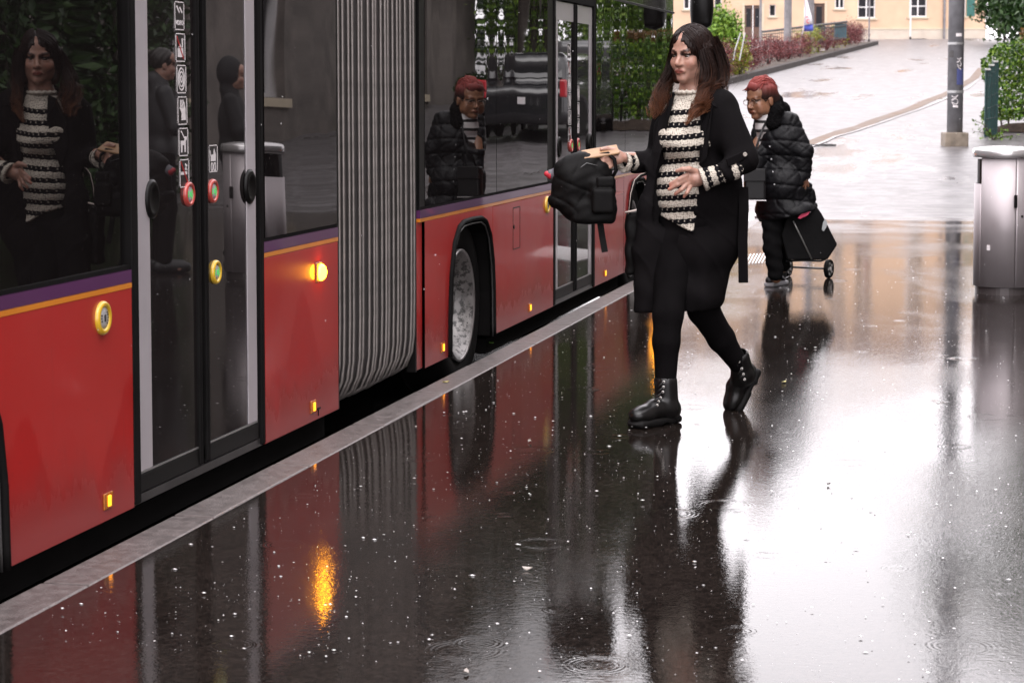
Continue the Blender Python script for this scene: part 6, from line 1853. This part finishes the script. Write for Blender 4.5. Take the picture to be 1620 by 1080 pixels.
for i in range(150):
    x0 = random.uniform(-.07, .07); y0 = random.uniform(-.10, .0); pts = []
    for k in np.linspace(0, 1, 5):
        y = y0 + .07 * k; x = x0 + .02 * k + random.uniform(-.003, .003)
        e = max(.02, 1 - (x / .085) ** 2 - ((y + .02) / .108) ** 2); pts.append(oq(x, y, .040 + .094 * math.sqrt(e) + .004))
    mb.tube(pts, [.0016, .002, .002, .0016, .0007], 3, cap=False)
for i in range(90):
    x0 = random.uniform(-.062, .062); y0 = random.uniform(-.09, .02); lift = random.uniform(.002, .014); pts = []
    sw = random.uniform(-.005, .035)
    for k in np.linspace(0, 1, 5):
        y = y0 + .062 * k; x = x0 + sw * k
        e = max(.06, 1 - (x / .085) ** 2 - ((y + .02) / .108) ** 2); pts.append(oq(x, y, .040 + .092 * math.sqrt(e) + .002 + lift * math.sin(2.6 * k)))
    mb.tube(pts, [.003, .0052, .0048, .0035, .0008], 4, cap=False)
mb.build('hair_strands', M_RHAIR, ow, smooth=True)
# striped top
m = mat('striped_jersey', (.6, .6, .6), .75, var=0); N, L, p_ = nodes_of(m)
g = N.new('ShaderNodeNewGeometry'); sx_ = N.new('ShaderNodeSeparateXYZ'); L.new(g.outputs['Position'], sx_.inputs[0])
zz = math_node(N, L, 'ADD', sx_.outputs[2], math_node(N, L, 'MULTIPLY', noise_node(N, L, g.outputs['Position'], 6.0), .02))
fr = math_node(N, L, 'FRACT', math_node(N, L, 'DIVIDE', math_node(N, L, 'SUBTRACT', zz, float(P(1205, 193, 25)[2])), .064))
L.new(mixcol(N, L, maprange(N, L, fr, .30, .33, 1, 0), (.62, .59, .58), (.012, .011, .012)), p_.inputs['Base Color'])
F = Field(P(1185, 260, 0) - np.array((.15, .25, 0)), P(1250, 165, 0) + np.array((.15, .25, 0)), .008)
F.ell(P(1222, 230, 2), (.150, .100, .18), T2, .04); F.cap(P(1209, 182, 10), P(1214, 200, 6), r(15), r(20), .03); F.build('striped_top', m, ow)
# puffer coat
M_PUFF = mat('black_puffer', (.0042, .004, .0050), .5, var=.3, vscale=10, bump=.004, bscale=38, spec=.18)
F = Field(np.minimum.reduce([P(1170, 372, 80), P(1310, 372, 80), P(1170, 372, -80)]), np.maximum.reduce([P(1310, 140, 80), P(1310, 140, -80), P(1170, 140, -80)]), .0085)
F.ell(P(1229, 225, -2), (.205, .150, .20), T2, .04); F.ell(P(1232, 290, 0), (.215, .175, .2), T2, .06); F.ell(P(1243, 335, -2), (.235, .185, .13), T2, .06)
F.chain([P(1248, 192, 16), P(1270, 240, 24), P(1270, 276, 22)], [r(16), r(14.5), r(13)], .03)
F.chain([P(1208, 196, -18), P(1198, 245, 12), P(1194, 276, 22)], [r(16), r(14), r(12)], .03)
F.cap(P(1272, 276, 22), P(1272, 290, 22), r(9), r(11), 0, '-')
F.chain([P(1275, 300, 0), P(1284, 330, -4)], [r(12), r(9)], .03)
opn = [(1188, 172), (1206, 186), (1215, 190), (1213, 205), (1205, 228), (1198, 240), (1180, 240)]
op3 = [(float(P(x, y, 30) @ RT), P(x, y, 30)[2]) for x, y in opn]
sl, Gx = F._sub(F.lo, F.lo + F.n * F.res); U = Gx[0] * RT[0] + Gx[1] * RT[1] + 0 * Gx[2]; D = -(Gx[0] * FH[0] + Gx[1] * FH[1]) + O.D0 + 0 * Gx[2]
F.f = np.maximum(F.f, -np.maximum(poly_sdf(op3, U, Gx[2] + 0 * U), r(2) - D)).astype(np.float32)
F.warp(lambda X, Y, Z: .010 * (1 - np.abs(np.sin(2 * math.pi * Z / .21 + .5 * np.sin(9 * X)))) ** 4 - .003 + .002 * np.sin(42 * (X * RT[0] + Y * RT[1]) + 9 * Z))
_v = lambda X, Y: X * RT[0] + Y * RT[1]
F.warp(lambda X, Y, Z: .007 * (1 - np.abs(np.sin(15 * Z + 24 * _v(X, Y) + 2 * np.sin(13 * Z)))) ** 4 + .006 * (1 - np.abs(np.sin(27 * Z - 22 * _v(X, Y)))) ** 5 - .003)
F.plane_cut(P(1240, 343, 10), -EZ + .27 * RT)
F.build('puffer_coat', M_PUFF, ow)
M_FUR = mat('black_pile_collar', (.0038, .0035, .0038), .95, spec=.05, var=.4, vscale=40, bump=.012, bscale=80)
F = Field(P(1195, 225, 0) - np.array((.15, .2, 0)), P(1262, 140, 0) + np.array((.15, .2, 0)), .008)
F.chain([P(1222, 196, 24), P(1227, 176, 20), P(1229, 158, 2)], [r(11), r(11), r(8)], .03); F.chain([P(1229, 160, 0), P(1214, 168, -20), P(1200, 180, -22)], [r(9), r(8), r(7)], .03); F.ell(P(1228, 194, 14), (r(14), r(16), r(13)), A3, .03); F.ell(P(1238, 175, -8), (r(13), r(14), r(14)), A3, .03)
F.warp(lambda X, Y, Z: .003 * np.sin(120 * X + 40 * Z) * np.sin(110 * Z + 60 * Y))
F.build('coat_collar', M_FUR, ow)
mb = MB()
for y in (232, 252, 272, 292): mb.lathe([(0, -.002), (.006, -.002), (.006, .003), (0, .004)], P(1218 + (y - 232) * .12, y, 44), -FH, 10)
tag(mb.build('press_studs', mat('dull_stud', (.3, .3, .3), .3, metal=.7), ow), kind='stuff')
# trousers, shoes
F = Field(np.minimum(P(1195, 450, 50), P(1255, 450, 50)) - .03, np.maximum(P(1255, 320, -60), P(1195, 320, -60)) + .03, .008)
F.chain([P(1222, 335, 6), P(1222, 390, 12), P(1227, 432, 10)], [r(18), r(14.5), r(12.5)], .02); F.chain([P(1232, 335, -10), P(1235, 390, -30), P(1238, 420, -36)], [r(18), r(14), r(12)], .02)
F.warp(lambda X, Y, Z: .004 * np.sin(70 * Z + 20 * X)); F.build('trousers', mat('black_trousers', (.0042, .004, .0042), .9, var=.3, vscale=15, spec=.06), ow)
M_SHB, M_SHW = mat('shoe_black', (.012, .012, .013), .5, var=.2), mat('shoe_white', (.42, .41, .43), .5, var=.2)
def shoe(heel, toe):
    b = empty('shoe'); b.parent = ow; b.location = Vector(heel) - ow.location
    ax = toe - heel; ln = np.linalg.norm(ax); ax = ax / ln; sd = np.cross(ax, EZ); A = np.array([ax, sd, EZ])
    F = Field(np.minimum(heel, toe) - .08, np.maximum(heel, toe) + np.array((.08, .08, .16)), .006)
    F.cap(heel + EZ * .10 + ax * .03, heel + EZ * .06 + ax * .03, r(9), r(9), 0).chain([heel + EZ * .085 + ax * .05, heel + ax * ln * .55 + EZ * .075, toe - ax * .03 + EZ * .05], [r(9), r(8.5), r(7.5)], .02).ell(toe - ax * .03 + EZ * .045, (.06, .042, .03), A, .02); F.plane_cut(heel + EZ * .03, -EZ); F.build('upper', M_SHB, b)
    S = Field(np.minimum(heel, toe) - .08, np.maximum(heel, toe) + .08, .006); S.boxp((heel + toe) / 2 + EZ * .017, (ln / 2 + .02, .043, .017), A, .014, 0); S.build('sole', M_SHW, b)
    mb = MB()
    for k in range(5):
        c_ = heel + ax * (ln * (.42 + .09 * k)) + EZ * (.122 - .013 * k); mb.tube([c_ - sd * .032 - EZ * .012, c_ + ax * .01, c_ + sd * .032 - EZ * .012], .0042, 5)
    for q in (-1, 1): mb.tube([heel + ax * ln * .40 + EZ * .125, heel + ax * (ln * .36) + sd * q * .03 + EZ * .15, heel + ax * (ln * .42) + sd * q * .045 + EZ * .125], .0035, 5)
    mb.build('laces', mat('lace_white', (.55, .53, .55), .7), b, smooth=True)
    mb = MB(); mb.tube([heel + ax * .0 + EZ * .06 + sd * .045, heel + ax * ln * .3 + EZ * .05 + sd * .048, heel + ax * ln * .55 + EZ * .085 + sd * .040], .005, 5); mb.tube([heel - sd * .045 + EZ * .06, heel + ax * ln * .3 + EZ * .05 - sd * .048, heel + ax * ln * .55 + EZ * .085 - sd * .04], .005, 5); mb.build('side_flash', M_SHW, b, smooth=True)
h1 = on_z(1238, 450); t1 = on_z(1204, 456); d = t1 - h1; d /= np.linalg.norm(d); h1[2] = 0; shoe(h1, h1 + np.array((d[0], d[1], 0)) * .215)
h2 = on_z(1243, 436); h2[2] = 0; shoe(h2, h2 + np.array((d[0], d[1], 0)) * .215)
# handbag at her front
hbg = empty('handbag', tuple(P(1192, 318, 34)), 0, 'small black leather handbag at the front of the puffer coat', 'handbag')
M_HBAG = mat('black_bag_leather', (.006, .0055, .006), .4, var=.25, vscale=15, spec=.25)
F = Field(np.minimum(P(1172, 325, 60), P(1216, 325, 60)) - .02, np.maximum(P(1216, 258, 0), P(1172, 258, 0)) + .02, .006); F.boxp(P(1194, 292, 40), (r(17), r(8), r(25)), A3, r(4), .01); F.build('bag_body', M_HBAG, hbg)
mb = MB(); mb.obox(P(1194, 277, 50), RT, -FH, EZ, r(17), r(2), r(10)); mb.build('flap', M_HBAG, hbg, bevel=.005)
mb = MB(); mb.obox(P(1194, 317, 46), RT, -FH, EZ, r(17.5), r(3), r(.7)); mb.build('metal_edge', MATS['thin_aluminium'], hbg)
mb = MB(); mb.tube([P(1186, 268, 42), P(1196, 235, 44), P(1206, 205, 40), P(1214, 190, 20)], r(1.8), 6, flat=.4); mb.build('shoulder_strap', M_HBAG, hbg, smooth=True)
# ---- shopping trolley
tc_ = on_z(1280, 440)
tr = empty('shopping_trolley', (tc_[0], tc_[1], 0), 0, 'black two-wheeled shopping trolley with a pink strap pulled behind the older person', 'trolley')
M_TBAG = mat('trolley_black_cloth', (.0042, .004, .0042), .75, var=.4, vscale=8, bump=.002, bscale=50, spec=.1)
wR, wL = on_z(1311, 440), on_z(1246, 437); wr = .072
ax_ = wL - wR; ax_[2] = 0; aln = np.linalg.norm(ax_); ax_ /= aln; ay_ = np.cross(EZ, ax_)
for c_ in (wR, wL):
    w = empty('wheel'); w.parent = tr; w.location = Vector((c_[0], c_[1], wr)) - tr.location
    mb = MB(); mb.lathe([(wr * .78, -.016), (wr * .95, -.016), (wr, -.008), (wr, .008), (wr * .95, .016), (wr * .78, .016)], (0, 0, 0), ax_, 30); mb.build('tyre', M_RUBBER, w, smooth=True, world=False)
    mb = MB(); mb.lathe([(0, -.012), (wr * .79, -.010), (wr * .79, .010), (0, .012)], (0, 0, 0), ax_, 24); mb.build('rim', mat('wheel_plastic', (.03, .03, .03), .4), w, world=False)
    for k in range(5):
        a = 2 * math.pi * k / 5; q = ay_ * (.042 * math.cos(a)) + EZ * (.042 * math.sin(a)); mb = MB(); mb.cyl(q - ax_ * .0135, q + ax_ * .0135, .009, 8); mb.build('rim_hole', mat('pale_hole', (.35, .33, .32), .4), w, world=False)
    mb = MB(); mb.cyl(-ax_ * .018, ax_ * .018, .015, 10); mb.build('hub', MATS['pale_hole'], w, world=False)
M_TFR = mat('trolley_frame', (.05, .05, .052), .35, metal=.6)
mb = MB(); mb.tube([wR + EZ * wr, wL + EZ * wr], .008, 8); mb.build('axle', M_TFR, tr, smooth=True)
mb = MB(); mb.tube([P(1243, 413, 0), P(1270, 412, 4), P(1298, 413, 4), P(1306, 410, 4)], r(1.6), 6); mb.build('base_rail', M_TFR, tr, smooth=True)
mb = MB(); mb.tube([P(1255, 350, 30), P(1262, 364, 30), P(1284, 410, 28)], r(1.2), 6); mb.build('support_rod', mat('rod_grey', (.22, .22, .21), .35, metal=.5), tr, smooth=True)
mb = MB(); mb.tube([P(1268, 294, 18), P(1275, 310, 8), P(1300, 405, -4)], r(1.7), 8); mb.tube([P(1262, 292, 20), P(1276, 294, 16)], r(2.2), 8); mb.build('handle', M_TFR, tr, smooth=True)
poly = [(1246, 338), (1291, 325), (1300, 338), (1325, 387), (1309, 411), (1246, 411), (1236, 372)]
mb = MB(); n_ = len(poly); fr_, bk_ = [P(x, y, 22) for x, y in poly], [P(x - 4, y - 3, -38) for x, y in poly]
mb.add(fr_ + bk_, [tuple(range(n_))[::-1], tuple(range(n_, 2 * n_))] + [(i, (i + 1) % n_, n_ + (i + 1) % n_, n_ + i) for i in range(n_)])
o = weld(mb.build('bag', M_TBAG, tr, bevel=.012, seg=3))
mb = MB(); slab(mb, [P(1262, 345, 34), P(1265, 341, 34), P(1281, 330.5, 32), P(1282.5, 332, 32), P(1278, 340, 33), P(1266, 346, 34)], -FH, .006); mb.build('pink_strap', mat('neon_pink', (.85, .06, .16), .5), tr)
mb = MB(); slab(mb, [P(1300, 363, 23), P(1303, 366, 23), P(1307, 360, 23), P(1309, 352, 23), P(1305, 346, 23), P(1302, 352, 23)], -FH, .004); mb.build('reflector_patch', mat('grey_reflector', (.25, .26, .26), .3), tr)

# ------------------------------------------------------------------ two waiting youths beyond the right edge, mirrored in the bus doors
def youth(x, y, face, h, top, label, hood, hand_up):
    o = empty('person', (x, y, 0), 0, label, 'person')
    f = np.array((math.cos(face), math.sin(face), 0)); s = np.cross(f, EZ); c0 = np.array((x, y, 0.0)); k = h / 1.72
    def q(a, b, z): return c0 + s * a * k + f * b * k + EZ * z * k
    ax = frame(f - .12 * EZ, EZ); hc_ = q(0, .03, 1.60)
    F = Field(c0 - np.array((.45, .45, 0)), c0 + np.array((.45, .45, 1.85)), .0105)
    add_head(F, hc_, ax, k)
    F.cap(q(0, .0, 1.52), q(0, -.01, 1.40), .055 * k, .06 * k, .02)
    F.ell(q(0, 0, 1.22), np.array((.165, .105, .22)) * k, np.array([s, f, EZ]), .04); F.ell(q(0, 0, .95), np.array((.15, .105, .16)) * k, np.array([s, f, EZ]), .04)
    for sx in (-1, 1): F.chain([q(sx * .09, 0, .88), q(sx * .10, .03, .5), q(sx * .10, 0, .08)], [.08 * k, .06 * k, .04 * k], .02); F.ell(q(sx * .10, .06, .05), (.045, .045, .04), None, .02); F.ell(q(sx * .10, .12, .035), (.045, .05, .03), None, .02)
    F.chain([q(.19, 0, 1.38), q(.24, -.02, 1.10), q(.20, .12, .90)], [.05 * k, .042 * k, .03 * k], .02)
    hd = q(-.04, .16, 1.50) if hand_up else q(-.20, .12, .90)
    F.chain([q(-.19, 0, 1.38), q(-.24, .08, 1.12), hd], [.05 * k, .042 * k, .028 * k], .02)
    for i in range(4): F.cap(hd + EZ * .01 + s * (.012 * (i - 1.5)), hd + f * .02 + EZ * .06 + s * (.012 * (i - 1.5)), .009, .008, .003)
    F.cap(hd, hd - s * .03 + EZ * .04, .01, .008, .004)
    F.build('body', M_SKIN, o, paint=face_paint(hc_, ax, k))
    add_eyes(o, hc_, ax, k)
    J = Field(c0 - np.array((.45, .45, -.7)), c0 + np.array((.45, .45, 1.85)), .012)
    J.ell(q(0, 0, 1.20), np.array((.195, .135, .25)) * k, np.array([s, f, EZ]), .04); J.ell(q(0, 0, .95), np.array((.18, .135, .17)) * k, np.array([s, f, EZ]), .04)
    J.chain([q(.19, 0, 1.38), q(.24, -.02, 1.10), q(.21, .10, .93)], [.068 * k, .06 * k, .05 * k], .03); e_ = hd + (q(-.24, .08, 1.12) - hd) * .2
    J.chain([q(-.19, 0, 1.38), q(-.24, .08, 1.12), e_], [.068 * k, .06 * k, .05 * k], .03)
    J.cap(q(0, -.02, 1.44), q(0, -.04, 1.48), .085, .075, .03)
    if hood: J.ell(q(0, -.02, 1.63), np.array((.105, .125, .145)) * k, np.array([s, f, EZ]), .03); J.ell(q(0, .11, 1.60), np.array((.07, .09, .10)) * k, np.array([s, f, EZ]), .01, '-')
    J.build('hoodie' if hood else 'jacket', top, o)
    T = Field(c0 - np.array((.3, .3, 0)), c0 + np.array((.3, .3, 1.0)), .012)
    for sx in (-1, 1): T.chain([q(sx * .09, 0, .88), q(sx * .10, .03, .5), q(sx * .10, 0, .12)], [.10 * k, .08 * k, .065 * k], .02)
    T.build('trousers', M_TROU, o)
    for sx in (-1, 1):
        S = Field(q(sx * .1, 0, 0) - .25, q(sx * .1, 0, 0) + .25, .012); S.cap(q(sx * .10, -.04, .05), q(sx * .10, .17, .04), .052, .045, 0); S.plane_cut(c0 + EZ * .004, -EZ); S.build('shoe', M_SHB, o)
    if not hood:
        Hh = Field(hc_ - .2, hc_ + .2, .009); A = np.array(ax); Hh.ell(hc_ + ax[1] * -.025 * k + ax[2] * .04 * k, np.array((.085, .1, .09)) * k, A, 0); Hh.ell(hc_ + ax[1] * .1 - ax[2] * .03, (.08, .08, .085), A, .01, '-'); Hh.warp(lambda X, Y, Z: .003 * np.sin(150 * X + 90 * Z)); Hh.build('hair', mat('dark_short_hair', (.012, .009, .007), .5, var=.4, vscale=60), o)
    return o
youth(.86, 15.6, R(150), 1.74, mat('dark_jacket', (.02, .02, .022), .6, var=.3), 'youth in a dark jacket with a hand raised to the mouth beside the litter bin', False, True)
youth(.80, 17.1, R(165), 1.66, mat('black_hoodie', (.008, .008, .009), .85, var=.3), 'youth in a black hoodie with the hood up behind the litter bin', True, False)
